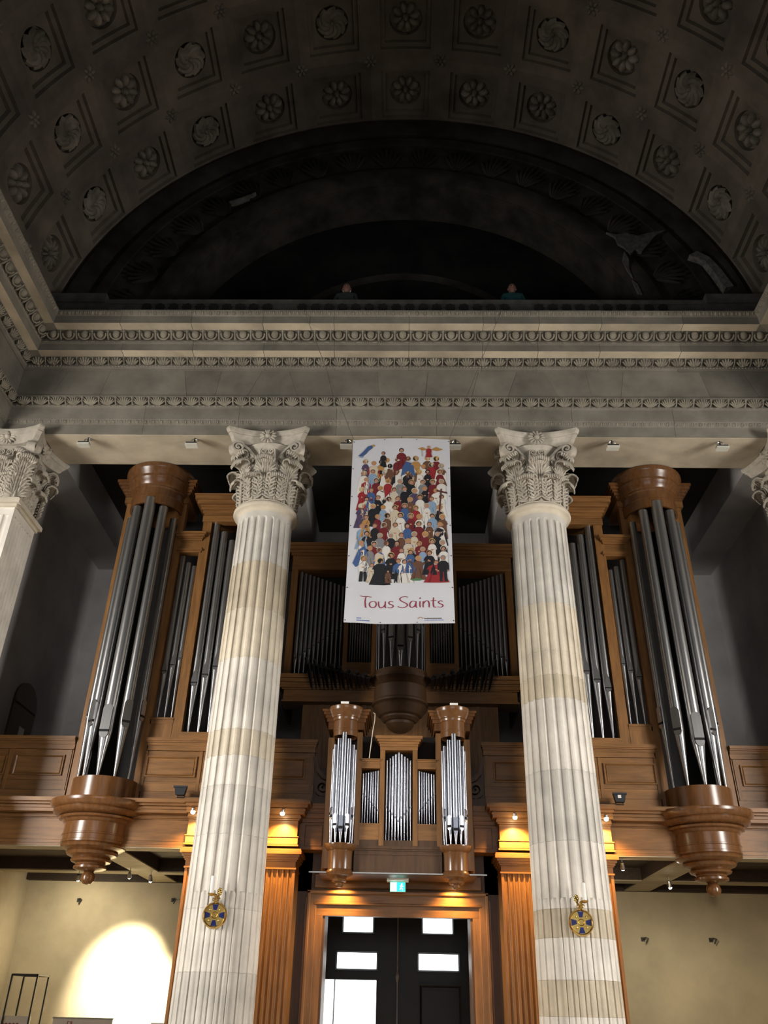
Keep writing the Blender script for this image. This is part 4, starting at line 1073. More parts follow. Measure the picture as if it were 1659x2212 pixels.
# ================================================================== OAK VESTIBULE AND DOOR
def vestibule():
    root = thing('vestibule', 'oak vestibule with fluted pilasters framing the dark church door', 'vestibule', (0, 12.1, FLOOR))
    def fluted(s, x0, x1, y0, z0, z1, n):
        poly = [(x0, y0)]
        w = (x1-x0-.05)/n
        for k in range(n):
            a = x0+.025+w*k+w*.14; b_ = x0+.025+w*(k+1)-w*.14
            for i in range(7):
                q = i/6; poly.append((a+(b_-a)*q, y0+.022*math.sqrt(max(0, 1-(2*q-1)**2))))
        poly += [(x1, y0), (x1, 12.25), (x0, 12.25)]
        m_ = len(poly)
        v = [(a, b_, z0) for a, b_ in poly]+[(a, b_, z1) for a, b_ in poly]
        return MB(s).add(v, [(i, (i+1) % m_, m_+(i+1) % m_, m_+i) for i in range(m_)]+[tuple(range(m_))[::-1], tuple(range(m_, 2*m_))])
    for s in (-1, 1):
        for x0, x1 in ((1.34, 1.80), (2.33, 2.79)):
            pl = obj('pilaster', fluted(s, x0, x1, 11.65, FLOOR+.3, 1.585, 6), 'oak', root, 30)
            obj('pilaster_base', layers(MB(s), x0, x1, 11.63, 12.25, FLOOR, [(.22, .04), (.04, .03), (.04, .015)], 1, 1), 'oak', root)
            obj('pilaster_capital', layers(MB(s), x0, x1, 11.645, 12.25, 1.585, [(.02, .012), (.075, .0), (.02, .015), (.03, .03), (.035, .05), (.045, .075), (.02, .065)], 1, 1), 'oak_rail', root)
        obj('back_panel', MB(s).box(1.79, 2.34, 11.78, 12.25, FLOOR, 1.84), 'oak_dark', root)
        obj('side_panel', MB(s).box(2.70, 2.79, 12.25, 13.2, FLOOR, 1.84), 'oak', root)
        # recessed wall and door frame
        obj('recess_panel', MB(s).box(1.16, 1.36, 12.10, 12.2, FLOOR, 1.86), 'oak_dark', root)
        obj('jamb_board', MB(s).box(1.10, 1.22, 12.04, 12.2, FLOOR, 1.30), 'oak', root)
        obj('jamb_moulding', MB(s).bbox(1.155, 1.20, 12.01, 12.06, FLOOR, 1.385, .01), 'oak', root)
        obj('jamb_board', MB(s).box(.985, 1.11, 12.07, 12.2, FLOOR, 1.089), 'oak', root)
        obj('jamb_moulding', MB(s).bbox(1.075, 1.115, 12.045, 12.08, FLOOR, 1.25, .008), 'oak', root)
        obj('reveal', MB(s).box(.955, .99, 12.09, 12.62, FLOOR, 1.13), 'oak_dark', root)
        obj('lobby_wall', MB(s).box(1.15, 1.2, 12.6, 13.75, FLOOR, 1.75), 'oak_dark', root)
    obj('head_board', MB().box(-1.36, 1.36, 12.10, 12.2, 1.38, 1.86), 'oak_dark', root)
    obj('head_panel', MB().bbox(-1.12, 1.12, 12.07, 12.12, 1.42, 1.60, .012), 'oak_rail', root)
    obj('head_moulding', MB().bbox(-1.20, 1.20, 12.01, 12.06, 1.345, 1.39, .01), 'oak_rail', root)
    obj('head_board', MB().box(-1.16, 1.16, 12.045, 12.2, 1.24, 1.35), 'oak_rail', root)
    obj('head_moulding', MB().bbox(-1.115, 1.115, 12.035, 12.08, 1.215, 1.245, .008), 'oak_rail', root)
    obj('head_board', MB().box(-1.11, 1.11, 12.07, 12.2, 1.09, 1.22), 'oak_rail', root)
    obj('head_backing', MB().box(-1.25, 1.25, 12.12, 12.21, 1.10, 1.40), 'oak', root)
    obj('lobby_ceiling', MB().box(-1.2, 1.2, 12.2, 13.75, 1.60, 1.64), 'oak_dark', root)
    obj('lobby_head', MB().box(-1.2, 1.2, 12.2, 12.6, 1.13, 1.6), 'oak_dark', root)
vestibule()

def church_door():
    Y = 13.6
    wl = struct('wall_porch', MB().box(-1.6, 1.6, ROOMY-.1, ROOMY+.2, 1.5, 2.0), 'plaster_yellow')
    for s, n in ((-1, 1), (1, 2)):
        op = (n == 1)
        d = MB(s)
        # leaf: stiles and rails round the openings
        ed = [(.30, .80), (.30, .86)]
        xs0, xs1 = .035, 1.15
        wins = [(.37, .80, 1.02, 1.25), (.305, .875, .545, .75)]
        d.box(xs0, .30, Y, Y+.06, FLOOR, 1.6)
        d.box(.88, xs1, Y, Y+.06, (.41 if op else FLOOR), 1.6)
        d.box(.30, .88, Y, Y+.06, .755, 1.015); d.box(.30, .88, Y, Y+.06, 1.255, 1.6)
        d.box(.30, .37, Y, Y+.06, 1.015, 1.255); d.box(.80, .88, Y, Y+.06, 1.015, 1.255)
        d.box(.30, .88, Y, Y+.06, .41, .54)
        if not op: d.box(.30, .88, Y, Y+.06, FLOOR, .41)
        leaf = struct('door_%d' % n, d, 'door_paint')
        for x0, x1, z0, z1 in wins:
            obj('pane', MB(s).box(x0, x1, Y+.02, Y+.03, z0, z1), 'glow_daylight', leaf)
            obj('pane_moulding', MB(s).frame(x0-.03, x1+.03, z0-.03, z1+.03, Y, Y-.02, .03), 'door_paint', leaf)
        if op:
            # wicket standing open on the daylit street: a glazed inner screen
            obj('pane', MB(s).box(.245, 1.04, Y+.03, Y+.04, FLOOR, .405), 'glow_daylight', leaf)
            obj('wicket_bar', MB(s).box(.885, .905, Y, Y+.03, FLOOR, .405), 'steel', leaf)
        else:
            obj('panel_moulding', MB(s).frame(.30, .92, -.9, .38, Y+.001, Y-.025, .05), 'door_paint', leaf)
            obj('panel_ornament', MB(s).box(.36, .86, Y-.02, Y+.001, .30, .325), 'door_paint', leaf)
        if n == 1:
            rod = MB().tube([(0.0, Y-.04, 1.3), (0.0, Y-.04, -1.4)], .012, 8)
            rod.tube([(0, Y-.05, .52), (0, Y-.06, .45), (0, Y-.05, .38)], .025, 8, [.6, 1.2, .6])
            obj('bolt_rod', rod, 'steel', leaf, 40)
        obj('meeting_stile', MB(s).box(.0, .04, Y-.015, Y+.06, FLOOR, 1.6), 'door_paint', leaf)
church_door()

# ================================================================== LAMPS
def spot(name, loc, target, power, col, cone, blend=0.6, r=0.03):
    ld = bpy.data.lights.new(name, 'SPOT'); ld.energy = power; ld.color = col; ld.spot_size = R_(cone); ld.spot_blend = blend; ld.shadow_soft_size = r
    o = bpy.data.objects.new(name, ld); C.objects.link(o); o.location = loc
    o.rotation_euler = (Vector(target)-Vector(loc)).normalized().to_track_quat('-Z', 'Y').to_euler()
    return o
WARM = (1.0, 0.56, 0.17)
def cornice_lamp(s, x, label):
    loc = (s*x, 11.40, 2.235)
    t = thing('cornice_lamp', label, 'lamp', loc, 'small spotlights under the gallery cornice')
    L = Vector(loc)
    body = MB().lathe([(.018, loc[2]+.02), (.026, loc[2]+.0), (.026, loc[2]+.045), (.010, loc[2]+.06)], loc[0], loc[1], 14)
    obj('lamp_body', body, 'steel', t, 40)
    obj('lamp_arm', MB().tube([(loc[0], loc[1], loc[2]+.05), (loc[0], loc[1]+.06, loc[2]+.07), (loc[0], loc[1]+.12, loc[2]+.06)], .006, 6), 'steel', t, 40)
    obj('bulb', MB().ellipsoid((loc[0], loc[1], loc[2]+.0), (Vector((.030, 0, 0)), Vector((0, .030, 0)), Vector((0, 0, .028))), 12, 8), 'glow_warm', t, 60)
    spot('cornice_lamp_light', (loc[0], loc[1]-.005, loc[2]-.025), (loc[0], loc[1]+.13, loc[2]-.6), 380, WARM, 125, .9, .02)
cornice_lamp(-1, 1.53, 'small lit spotlight on the gallery cornice right of the left column')
cornice_lamp(1, 1.53, 'small lit spotlight on the gallery cornice left of the right column')
cornice_lamp(-1, 2.72, 'lamp glowing behind the left column onto its oak pilaster')
cornice_lamp(1, 2.72, 'lamp glowing behind the right column onto its oak pilaster')
def door_lamp(s, label):
    loc = (s*.74, 11.86, 1.497)
    t = thing('door_downlight', label, 'lamp', loc, 'downlights under the small organ')
    obj('lamp_body', MB().lathe([(.035, loc[2]-.01), (.04, loc[2]-.012), (.04, loc[2]+.0), (.02, loc[2]+.002)], loc[0], loc[1], 16), 'steel', t, 40)
    obj('bulb', MB().lathe([(.03, loc[2]-.013), (.03, loc[2]-.009)], loc[0], loc[1], 16), 'glow_warm', t)
    spot('door_downlight_light', (loc[0], loc[1], loc[2]-.03), (loc[0], loc[1]+.18, loc[2]-.5), 75, WARM, 120, .9, .02)
door_lamp(-1, 'downlight under the small organ above the left door leaf')
door_lamp(1, 'downlight under the small organ above the right door leaf')

def ceiling_spot(loc, target, label, power, cone, col=(1.0, .88, .63)):
    t = thing('ceiling_spotlight', label, 'spotlight', loc, 'spotlights under the gallery')
    L = Vector(loc); d = (Vector(target)-L).normalized()
    obj('lamp_bracket', MB().tube([tuple(L), tuple(L+Vector((0, 0, .05))), tuple(L+Vector((0, 0, .105)))], .006, 6), 'steel', t)
    obj('lamp_body', MB().tube([tuple(L-d*.05), tuple(L-d*.03), tuple(L+d*.03), tuple(L+d*.04)], .032, 12, [.6, .8, 1.0, 1.05]), 'steel', t, 40)
    obj('bulb', MB().ellipsoid(L+d*.045, (Vector((.024, 0, 0)), Vector((0, .024, 0)), Vector((0, 0, .024))), 12, 8), 'glow_white', t, 60)
    spot('ceiling_spotlight_light', tuple(L+d*.075), target, power, col, cone, 1.0, .05)
ceiling_spot((-5.02, 14.0, 1.735), (-5.3, 15.4, .4), 'lit spotlight beside the left corbel ball under the gallery', 110, 160)
ceiling_spot((-4.11, 13.64, 1.735), (-4.48, 15.4, .42), 'lit spotlight on the tan beam under the left gallery', 2600, 46)
ceiling_spot((-3.87, 13.96, 1.735), (-4.0, 15.4, -.1), 'lit spotlight nearest the left column under the gallery', 1700, 42)
ceiling_spot((2.98, 11.90, 1.735), (3.8, 15.0, -1.0), 'lit spotlight on the front beam beside the right column', 120, 140)
ceiling_spot((4.05, 13.54, 1.735), (4.6, 14.6, -1.5), 'lit spotlight on the tan beam under the right gallery', 80, 150)

# projectors fixed under the edge of the architrave (switched off)
def projector(x, label):
    loc = (x, 10.66, 7.74)
    t = thing('stage_projector', label, 'projector', loc, 'unlit projectors under the architrave')
    X, Y, Z = loc
    obj('clamp', MB().tube([(X-.06, Y+.02, Z+.02), (X-.03, Y+.02, Z+.055), (X+.03, Y+.02, Z+.055), (X+.06, Y+.02, Z+.02)], .010, 6), 'steel', t, 40)
    obj('stem', MB().tube([(X, Y+.02, Z+.088), (X, Y+.02, Z), (X-.01, Y-.04, Z-.085)], .014, 8), 'stand_metal', t, 40)
    obj('lamp_head', MB().box(X-.10, X+.07, Y-.10, Y-.01, Z-.105, Z-.075), 'stand_metal', t)
    obj('lamp_glass', MB().box(X-.11, X+.08, Y-.11, Y+.0, Z-.135, Z-.104), 'lamp_white', t)
for x, l in ((-5.03, 'unlit white projector nearest the left pier under the architrave'), (-3.31, 'unlit white projector under the architrave above the left organ tower'), (-.86, 'unlit white projector at the top left corner of the banner'), (.85, 'unlit white projector at the top right corner of the banner'), (3.31, 'unlit white projector under the architrave above the right organ case'), (5.0, 'unlit white projector nearest the right pier under the architrave')): projector(x, l)

# black floodlights on the gallery cornice
def flood(s, label, tagged):
    x = s*3.0; loc = (x, 11.70, 2.49)
    t = thing('floodlight', label, 'floodlight', loc, 'black floodlights on the gallery cornice')
    v = [(x-.085, 11.66, 2.62), (x+.085, 11.66, 2.62), (x+.06, 11.66, 2.51), (x-.06, 11.66, 2.51)]
    v += [(x-.075, 11.76, 2.62), (x+.075, 11.76, 2.62), (x+.05, 11.76, 2.51), (x-.05, 11.76, 2.51)]
    obj('flood_body', MB().add(v, [(0, 1, 2, 3), (4, 7, 6, 5), (0, 4, 5, 1), (1, 5, 6, 2), (2, 6, 7, 3), (3, 7, 4, 0)]), 'black_paint', t)
    obj('flood_rim', MB().box(x-.095, x+.095, 11.65, 11.68, 2.605, 2.63), 'black_paint', t)
    obj('flood_bracket', MB().tube([(x-.05, 11.73, 2.515), (x-.05, 11.73, 2.488), (x+.05, 11.73, 2.488), (x+.05, 11.73, 2.515)], .008, 6), 'black_paint', t)
    obj('power_cable', MB().tube([(x-s*.05, 11.74, 2.50), (x-s*.12, 11.74, 2.495), (x-s*.22, 11.74, 2.505), (x-s*.34, 11.75, 2.50)], .006, 6), 'black_paint', t)
    if tagged: obj('white_sticker', MB().box(x-.03, x+.015, 11.655, 11.661, 2.56, 2.60), 'white_paint', t)
flood(-1, 'black floodlight on the gallery cornice left of the left column', False)
flood(1, 'black floodlight with white sticker right of the right column', True)

# exit sign
def exit_sign():
    t = thing('exit_sign', 'small green glowing exit sign hanging above the door', 'sign', (0, 11.72, 1.35))
    obj('sign_box', MB().box(-.10, .10, 11.70, 11.74, 1.35, 1.465), 'sign_white', t)
    obj('sign_face', MB().box(-.097, .097, 11.694, 11.701, 1.354, 1.461), 'exit_green', t)
    ar = MB().box(-.092, -.015, 11.690, 11.695, 1.358, 1.457)
    obj('lit_panel', ar, 'exit_white', t)
    # running figure and arrow
    X = .05; pf = MB()
    pf.ellipsoid((X+.004, 11.692, 1.44), (Vector((.010, 0, 0)), Vector((0, 0, .010)), Vector((0, -.002, 0))), 10, 3, True)
    for a, b_ in (((X, 1.43), (X-.008, 1.40)), ((X-.008, 1.40), (X+.012, 1.385)), ((X+.012, 1.385), (X+.010, 1.365)), ((X-.008, 1.40), (X-.022, 1.375)), ((X, 1.425), (X+.022, 1.41)), ((X, 1.425), (X-.02, 1.415))):
        pf.tube([(a[0], 11.692, a[1]), (b_[0], 11.692, b_[1])], .005, 5)
    obj('running_figure', pf, 'exit_white', t)
    obj('hanger', MB().box(-.14, .14, 11.62, 11.80, 1.472, 1.50), 'sign_white', t)
    obj('hanger_rod', MB().box(-.01, .01, 11.715, 11.725, 1.46, 1.475), 'steel', t)
exit_sign()

# consecration-cross sconces on the columns
def sconce(s, label, cand):
    X, Y, Z = s*2.095, 10.505, .93
    t = thing('cross_sconce', label, 'sconce', (X, 10.53, Z), 'gilt cross medallions on the columns')
    d = MB()
    def ring(r0, r1, y0, y1, n=40):
        m_ = MB(); v = []; f = []
        for i in range(n):
            a = 2*PI*i/n; c, q = math.cos(a), math.sin(a)
            v += [(X+r0*c, y1, Z+r0*q), (X+(r0*.6+r1*.4)*c, y0, Z+(r0*.6+r1*.4)*q), (X+r1*c, y1+.01, Z+r1*q)]
        for i in range(n):
            j = (i+1) % n
            f += [(3*i, 3*j, 3*j+1, 3*i+1), (3*i+1, 3*j+1, 3*j+2, 3*i+2)]
        return m_.add(v, f)
    disc = MB().add([(X+.125*math.cos(2*PI*i/40), Y, Z+.125*math.sin(2*PI*i/40)) for i in range(40)]+[(X+.125*math.cos(2*PI*i/40), Y+.025, Z+.125*math.sin(2*PI*i/40)) for i in range(40)], [tuple(range(40)), tuple(range(79, 39, -1))]+[(i, (i+1) % 40, 40+(i+1) % 40, 40+i) for i in range(40)])
    obj('disc', disc, 'brass', t)
    obj('rim', ring(.118, .142, Y-.022, Y-.002), 'brass', t, 50)
    obj('centre_boss', ring(.028, .042, Y-.010, Y-.001, 24), 'brass', t, 50)
    for k in range(4):
        a = PI/2*k
        e = Vector((math.cos(a), 0, math.sin(a))); p = Vector((-math.sin(a), 0, math.cos(a))); c = Vector((X, Y-.003, Z))
        v = [c+e*.052-p*.018, c+e*.052+p*.018, c+e*.112+p*.036, c+e*.112-p*.036]
        v = [tuple(q) for q in v]+[(q.x, Y+.002, q.z) for q in v]
        obj('blue_inlay', MB().add(v, [(0, 1, 2, 3), (0, 4, 5, 1), (1, 5, 6, 2), (2, 6, 7, 3), (3, 7, 4, 0)]), 'blue_enamel', t)
        a2 = a+PI/4; c2 = Vector((X, Y-.002, Z))+Vector((math.cos(a2), 0, math.sin(a2)))*.078
        obj('stud', MB().ellipsoid(c2, (Vector((.012, 0, 0)), Vector((0, 0, .012)), Vector((0, -.008, 0))), 10, 3, True), 'brass', t, 50)
    # bracket: scrolls and leafy crown, with the candle on its arm
    br = MB()
    br.tube([(X, Y, Z+.13), (X+.01, Y-.03, Z+.165), (X+.005, Y-.05, Z+.20), (X+cand*.02, Y-.09, Z+.21)], .016, 8, [1.2, .9, 1.1, .9])
    for q in range(2):
        br.tube([tuple(p) for p in spiral_pts((X+(.025 if q else -.022), Y-.02, Z+.165), .022, 1.2, 0, 14, (1, 0, 0), (0, 0, 1), 1 if q else -1, .3)], .006, 6)
    for k in range(7):
        a = 2*PI*k/7
        bx, bz = X-cand*.035+.018*math.cos(a), Z+.245+.028*math.sin(a)
        br.ellipsoid((bx, Y-.015, bz), (Vector((.013, 0, 0)), Vector((0, .016, 0)), Vector((0, 0, .017))), 8, 5)
    br.tube([(X, Y-.01, Z+.15), (X-cand*.03, Y-.02, Z+.20), (X-cand*.035, Y-.02, Z+.25)], .012, 6)
    cxx = X+cand*.045
    br.lathe([(.014, Z+.19), (.036, Z+.205), (.042, Z+.215), (.02, Z+.22)], cxx, Y-.09, 14)
    obj('bracket', br, 'brass', t, 45)
    obj('candle', MB().lathe([(.025, Z+.22), (.025, Z+.40), (.010, Z+.407)], cxx, Y-.09, 16), 'candle_wax', t, 40)
    obj('wick', MB().tube([(cxx, Y-.09, Z+.405), (cxx+.003, Y-.09, Z+.42)], .002, 5), 'black_slot', t)
sconce(-1, 'gilt and blue cross medallion with candle on the left column', -1)
sconce(1, 'gilt and blue cross medallion with candle on the right column', 1)

# ================================================================== THE BANNER
def banner():
    Yb = 10.36; X0, X1, ZT, ZB = -.755, .735, 7.585, 4.53
    t = thing('banner', 'white printed banner with crowd of figures hanging between the columns', 'banner', ((X0+X1)/2, Yb, ZB))
    def surf(u, v):
        """u 0..1 across, v 0..1 from top; gentle folds"""
        x = X0+(X1-X0)*u+.02*(u-.5)*v*1.0-.01*math.sin(PI*v)*(u-.5)*2
        z = ZT+(ZB-ZT)*v-.028*v*math.sin(PI*u)+.012*math.sin(PI*u)*(1-v)*-1
        y = Yb+.035*math.sin(2*PI*(u*.9+.15))*(.25+.75*v*v)*.6-.03*math.exp(-((u-.08)/.13)**2)*max(0, (v-.8)/.2)+.025*math.exp(-((u-.03)/.1)**2)-.04*math.sin(PI*u)*math.exp(-(v/.10)**2)
        return Vector((x, y, z))
    NU, NV = 28, 48; v = []; f = []
    for side in (0, 1):
        for j in range(NV+1):
            for i in range(NU+1):
                p = surf(i/NU, j/NV); v.append((p.x, p.y+.003*side, p.z))
    N = (NU+1)*(NV+1)
    for j in range(NV):
        for i in range(NU):
            a = j*(NU+1)+i; q = (a, a+1, a+NU+2, a+NU+1)
            f.append(q); f.append(tuple(N+k for k in reversed(q)))
    for i in range(NU):
        a = i; f.append((a, N+a, N+a+1, a+1)); a = NV*(NU+1)+i; f.append((a, a+1, N+a+1, N+a))
    for j in range(NV):
        a = j*(NU+1); b_ = (j+1)*(NU+1); f.append((a, b_, N+b_, N+a)); a += NU; b_ += NU; f.append((a, N+a, N+b_, b_))
    obj('cloth', MB().add(v, f), 'banner_cloth', t, 60)
    # eyelets
    for j in range(7):
        for u in (.012, .988):
            p = surf(u, .012+.976*j/6); obj('eyelet', MB().ellipsoid((p.x, p.y-.002, p.z), (Vector((.009, 0, 0)), Vector((0, 0, .009)), Vector((0, -.004, 0))), 8, 2, True), 'tin_dark', t)
    for u in (.33, .66):
        for vv in (.006, .994):
            p = surf(u, vv); obj('eyelet', MB().ellipsoid((p.x, p.y-.002, p.z), (Vector((.008, 0, 0)), Vector((0, 0, .008)), Vector((0, -.004, 0))), 8, 2, True), 'tin_dark', t)
    # ---- print: flat coloured shapes lying on the cloth
    class Pr:
        def __init__(s): s.v = []; s.f = []; s.c = []; s.k = 0
        def poly(s, pts, col):
            n = len(s.v); s.k += 1
            for a, b_ in pts:
                p = surf(min(.965, max(.035, a)), b_); s.v.append((p.x, p.y-.002-.0000045*s.k, p.z))
            s.f.append(tuple(range(n, n+len(pts)))); s.c += [col]*len(pts)
        def disc(s, u, vv, ru, rv, col, n=12): s.poly([(u+ru*math.cos(2*PI*i/n), vv+rv*math.sin(2*PI*i/n)) for i in range(n)], col)
        def build(s, name):
            o3 = t['org']
            me = bpy.data.meshes.new(name); me.from_pydata([(a-o3[0], b_-o3[1], c-o3[2]) for a, b_, c in s.v], [], s.f); me.update()
            ca = me.color_attributes.new('Col', 'FLOAT_COLOR', 'POINT')
            for i, c in enumerate(s.c): ca.data[i].color = (*c, 1)
            me.materials.append(MATS['banner_print'])
            o = bpy.data.objects.new(name, me); C.objects.link(o); o.parent = t
            return o
    BLK = (.012, .012, .016); RED = (.28, .02, .025); DRED = (.15, .015, .02); WHT = (.66, .63, .58); CRM = (.55, .47, .36); BRN = (.13, .06, .035); BLU = (.05, .10, .24); GRY = (.20, .20, .21); SKN = (.42, .22, .14); GLD = (.55, .36, .12); OCH = (.42, .22, .07); GRN = (.08, .18, .08); LBL = (.22, .32, .45); PUR = (.07, .05, .10)
    random.seed(21)
    P = Pr()
    ASP = (X1-X0)/(ZT-ZB)      # 1 u-unit / 1 v-unit in metres
    def figure(u, vv, h, robe, hair=BRN, halo=True, cape=None, arms=0, wide=1.0, legs=False):
        """standing figure: head top at vv, height h (v units)"""
        w = h/ASP
        hu, hv = .088*w, .088*h
        cu = u; hy = vv+hv*1.1
        if halo: P.disc(cu, hy-.01*h, hu*1.32, hv*1.32, random.choice([GLD, (.50, .42, .27), (.55, .50, .40), (.40, .26, .12)]), 14)
        sw = .17*w*wide; bw = .27*w*wide
        if cape: P.poly([(cu-sw*1.15, vv+.30*h), (cu-sw*.5, vv+.21*h), (cu+sw*.5, vv+.21*h), (cu+sw*1.15, vv+.30*h), (cu+bw*1.2, vv+h*.97), (cu-bw*1.2, vv+h*.97)], cape)
        if legs:
            P.poly([(cu-sw*.7, vv+.6*h), (cu-.01*w, vv+.6*h), (cu-.02*w, vv+h), (cu-sw*.85, vv+h)], BLK); P.poly([(cu+.01*w, vv+.6*h), (cu+sw*.7, vv+.6*h), (cu+sw*.85, vv+h), (cu+.03*w, vv+h)], BLK)
            P.poly([(cu-sw, vv+.30*h), (cu-sw*.5, vv+.215*h), (cu+sw*.5, vv+.215*h), (cu+sw, vv+.30*h), (cu+sw*.85, vv+.64*h), (cu-sw*.85, vv+.64*h)], robe)
        else:
            P.poly([(cu-sw, vv+.30*h), (cu-sw*.5, vv+.215*h), (cu+sw*.5, vv+.215*h), (cu+sw, vv+.30*h), (cu+sw*.9, vv+.55*h), (cu+bw, vv+h), (cu+bw*.4, vv+h*1.015), (cu-bw*.4, vv+h*1.01), (cu-bw, vv+h), (cu-sw*.9, vv+.55*h)], robe)
            dk = tuple(c*.6 for c in robe); P.poly([(cu+sw*.15, vv+.5*h), (cu+sw*.3, vv+.5*h), (cu+bw*.6, vv+h), (cu+bw*.35, vv+h)], dk)
            P.poly([(cu-sw*.5, vv+.52*h), (cu-sw*.4, vv+.52*h), (cu-bw*.5, vv+h), (cu-bw*.7, vv+h)], dk)
        for g in (-1, 1):
            if arms == 1: q = [(cu+g*sw*.9, vv+.27*h), (cu+g*sw*1.9, vv+.16*h), (cu+g*sw*2.0, vv+.22*h), (cu+g*sw*.9, vv+.40*h)]; hd = (cu+g*sw*2.0, vv+.17*h)
            elif arms == 2: q = [(cu+g*sw*.9, vv+.28*h), (cu+g*sw*1.25, vv+.42*h), (cu+g*.02*w, vv+.47*h), (cu+g*.02*w, vv+.42*h), (cu+g*sw*.8, vv+.38*h)]; hd = (cu+g*.015*w, vv+.44*h)
            else: q = [(cu+g*sw*.85, vv+.26*h), (cu+g*sw*1.15, vv+.33*h), (cu+g*sw*1.25, vv+.58*h), (cu+g*sw*.95, vv+.58*h)]; hd = (cu+g*sw*1.1, vv+.60*h)
            P.poly(q, tuple(c*.85 for c in robe)); P.disc(hd[0], hd[1], .03*w, .03*h, SKN, 8)
        P.disc(cu, hy, hu*1.12, hv*1.15, hair, 12); P.disc(cu, hy+.02*h, hu*.82, hv*.88, SKN, 10)
    cols = [BLK, BLK, BLK, RED, RED, DRED, WHT, WHT, WHT, BRN, BRN, BLU, CRM, CRM, GRY, DRED, BLK, WHT, OCH, LBL, PUR]
    # crowd, row by row from the back (top) to the front (bottom)
    rows = [(.055, [.5], .125), (.08, [.32], .11), (.105, [.36, .46, .57, .66, .76, .86], .125), (.125, [.13, .22, .29], .12), (.15, [.30, .40, .51, .62, .72, .82, .90], .12),
            (.185, [.12, .21, .34, .46, .57, .68, .78, .90], .125), (.235, [.15, .26, .38, .49, .60, .71, .82, .90], .125), (.285, [.11, .21, .31, .43, .54, .64, .75, .86], .125), (.335, [.16, .27, .38, .48, .59, .69, .80, .90], .125),
            (.385, [.11, .22, .33, .44, .55, .65, .76, .88], .125), (.435, [.17, .28, .38, .50, .60, .70, .81, .91], .125), (.485, [.12, .24, .35, .46, .57, .67, .78, .89], .125), (.535, [.18, .30, .41, .52, .63, .74, .85], .125), (.58, [.13, .25, .36, .47, .58, .68, .80, .90], .125), (.615, [.20, .30, .52, .62, .72, .92], .12)]
    last = None
    for vv, us, h in rows:
        for u in us:
            r_ = random.choice(cols)
            while r_ == last: r_ = random.choice(cols)
            last = r_
            if r_ in (WHT, CRM) and random.random() < .5: cape = random.choice([RED, BLU, BLK, BRN])
            else: cape = random.choice([None, None, None, None, WHT])
            figure(u+random.uniform(-.012, .012), vv+random.uniform(-.008, .008), h*random.uniform(.95, 1.1), r_, random.choice([BRN, BLK, BRN, OCH, (.3, .27, .24)]), random.random() < .6, cape, random.choice([0, 2, 2, 0]), random.uniform(.72, .98))
    # the front row
    figure(.155, .665, .13, WHT, BRN, True, None, 2, 1.0, True)
    figure(.235, .70, .10, CRM, BRN, False, None, 2)
    figure(.315, .675, .135, BLK, BLK, True, None, 2, 1.35)
    figure(.415, .645, .135, BLK, BLK, True, None, 2, 1.0)
    figure(.39, .735, .065, BRN, BLK, False)
    figure(.485, .675, .125, BLU, BRN, False, None, 0, 1.0, True)
    figure(.545, .68, .12, WHT, BLK, True, None, 2, 1.3)
    figure(.60, .63, .12, BLU, BLK, True, None, 2, .9)
    figure(.675, .665, .12, BRN, OCH, True, None, 1, 1.15)
    figure(.78, .635, .125, BLK, BLK, True, None, 2, 1.05)
    figure(.845, .685, .115, RED, BRN, False, None, 2, 1.9)
    figure(.91, .66, .135, BLK, GRY, False, None, 0, .95, True)
    P.poly([(.945, .715), (.98, .715), (.98, .735), (.945, .735)], BLK)          # black bag
    P.poly([(.60, .783), (.66, .776), (.72, .783), (.69, .79), (.62, .79)], GRN)  # grass
    # rider in blue at the left, angels at the top
    P.poly([(.05, .70), (.10, .63), (.16, .61), (.20, .66), (.14, .70), (.08, .72)], BLU); P.disc(.135, .605, .016, .008, SKN); P.poly([(.085, .56), (.09, .56), (.105, .66), (.10, .66)], GRY)
    P.poly([(.06, .100), (.11, .075), (.16, .045), (.20, .04), (.21, .055), (.17, .07), (.14, .09), (.10, .105)], BLU); P.poly([(.07, .108), (.12, .10), (.10, .112)], LBL); P.disc(.215, .043, .014, .007, OCH)
    P.poly([(.67, .062), (.72, .052), (.77, .066), (.73, .072)], OCH); P.poly([(.80, .066), (.86, .050), (.93, .064), (.87, .074)], OCH); figure(.785, .045, .065, RED, OCH, True); P.poly([(.71, .06), (.714, .06), (.722, .105), (.718, .105)], BRN)
    # crosses carried in the crowd
    P.poly([(.86, .30), (.99, .315), (.99, .325), (.86, .31)], (.09, .03, .03)); P.poly([(.90, .295), (.915, .295), (.89, .44), (.875, .44)], (.09, .03, .03))
    P.poly([(.075, .40), (.13, .405), (.13, .413), (.075, .408)], BRN)
    P.build('printed_figures')
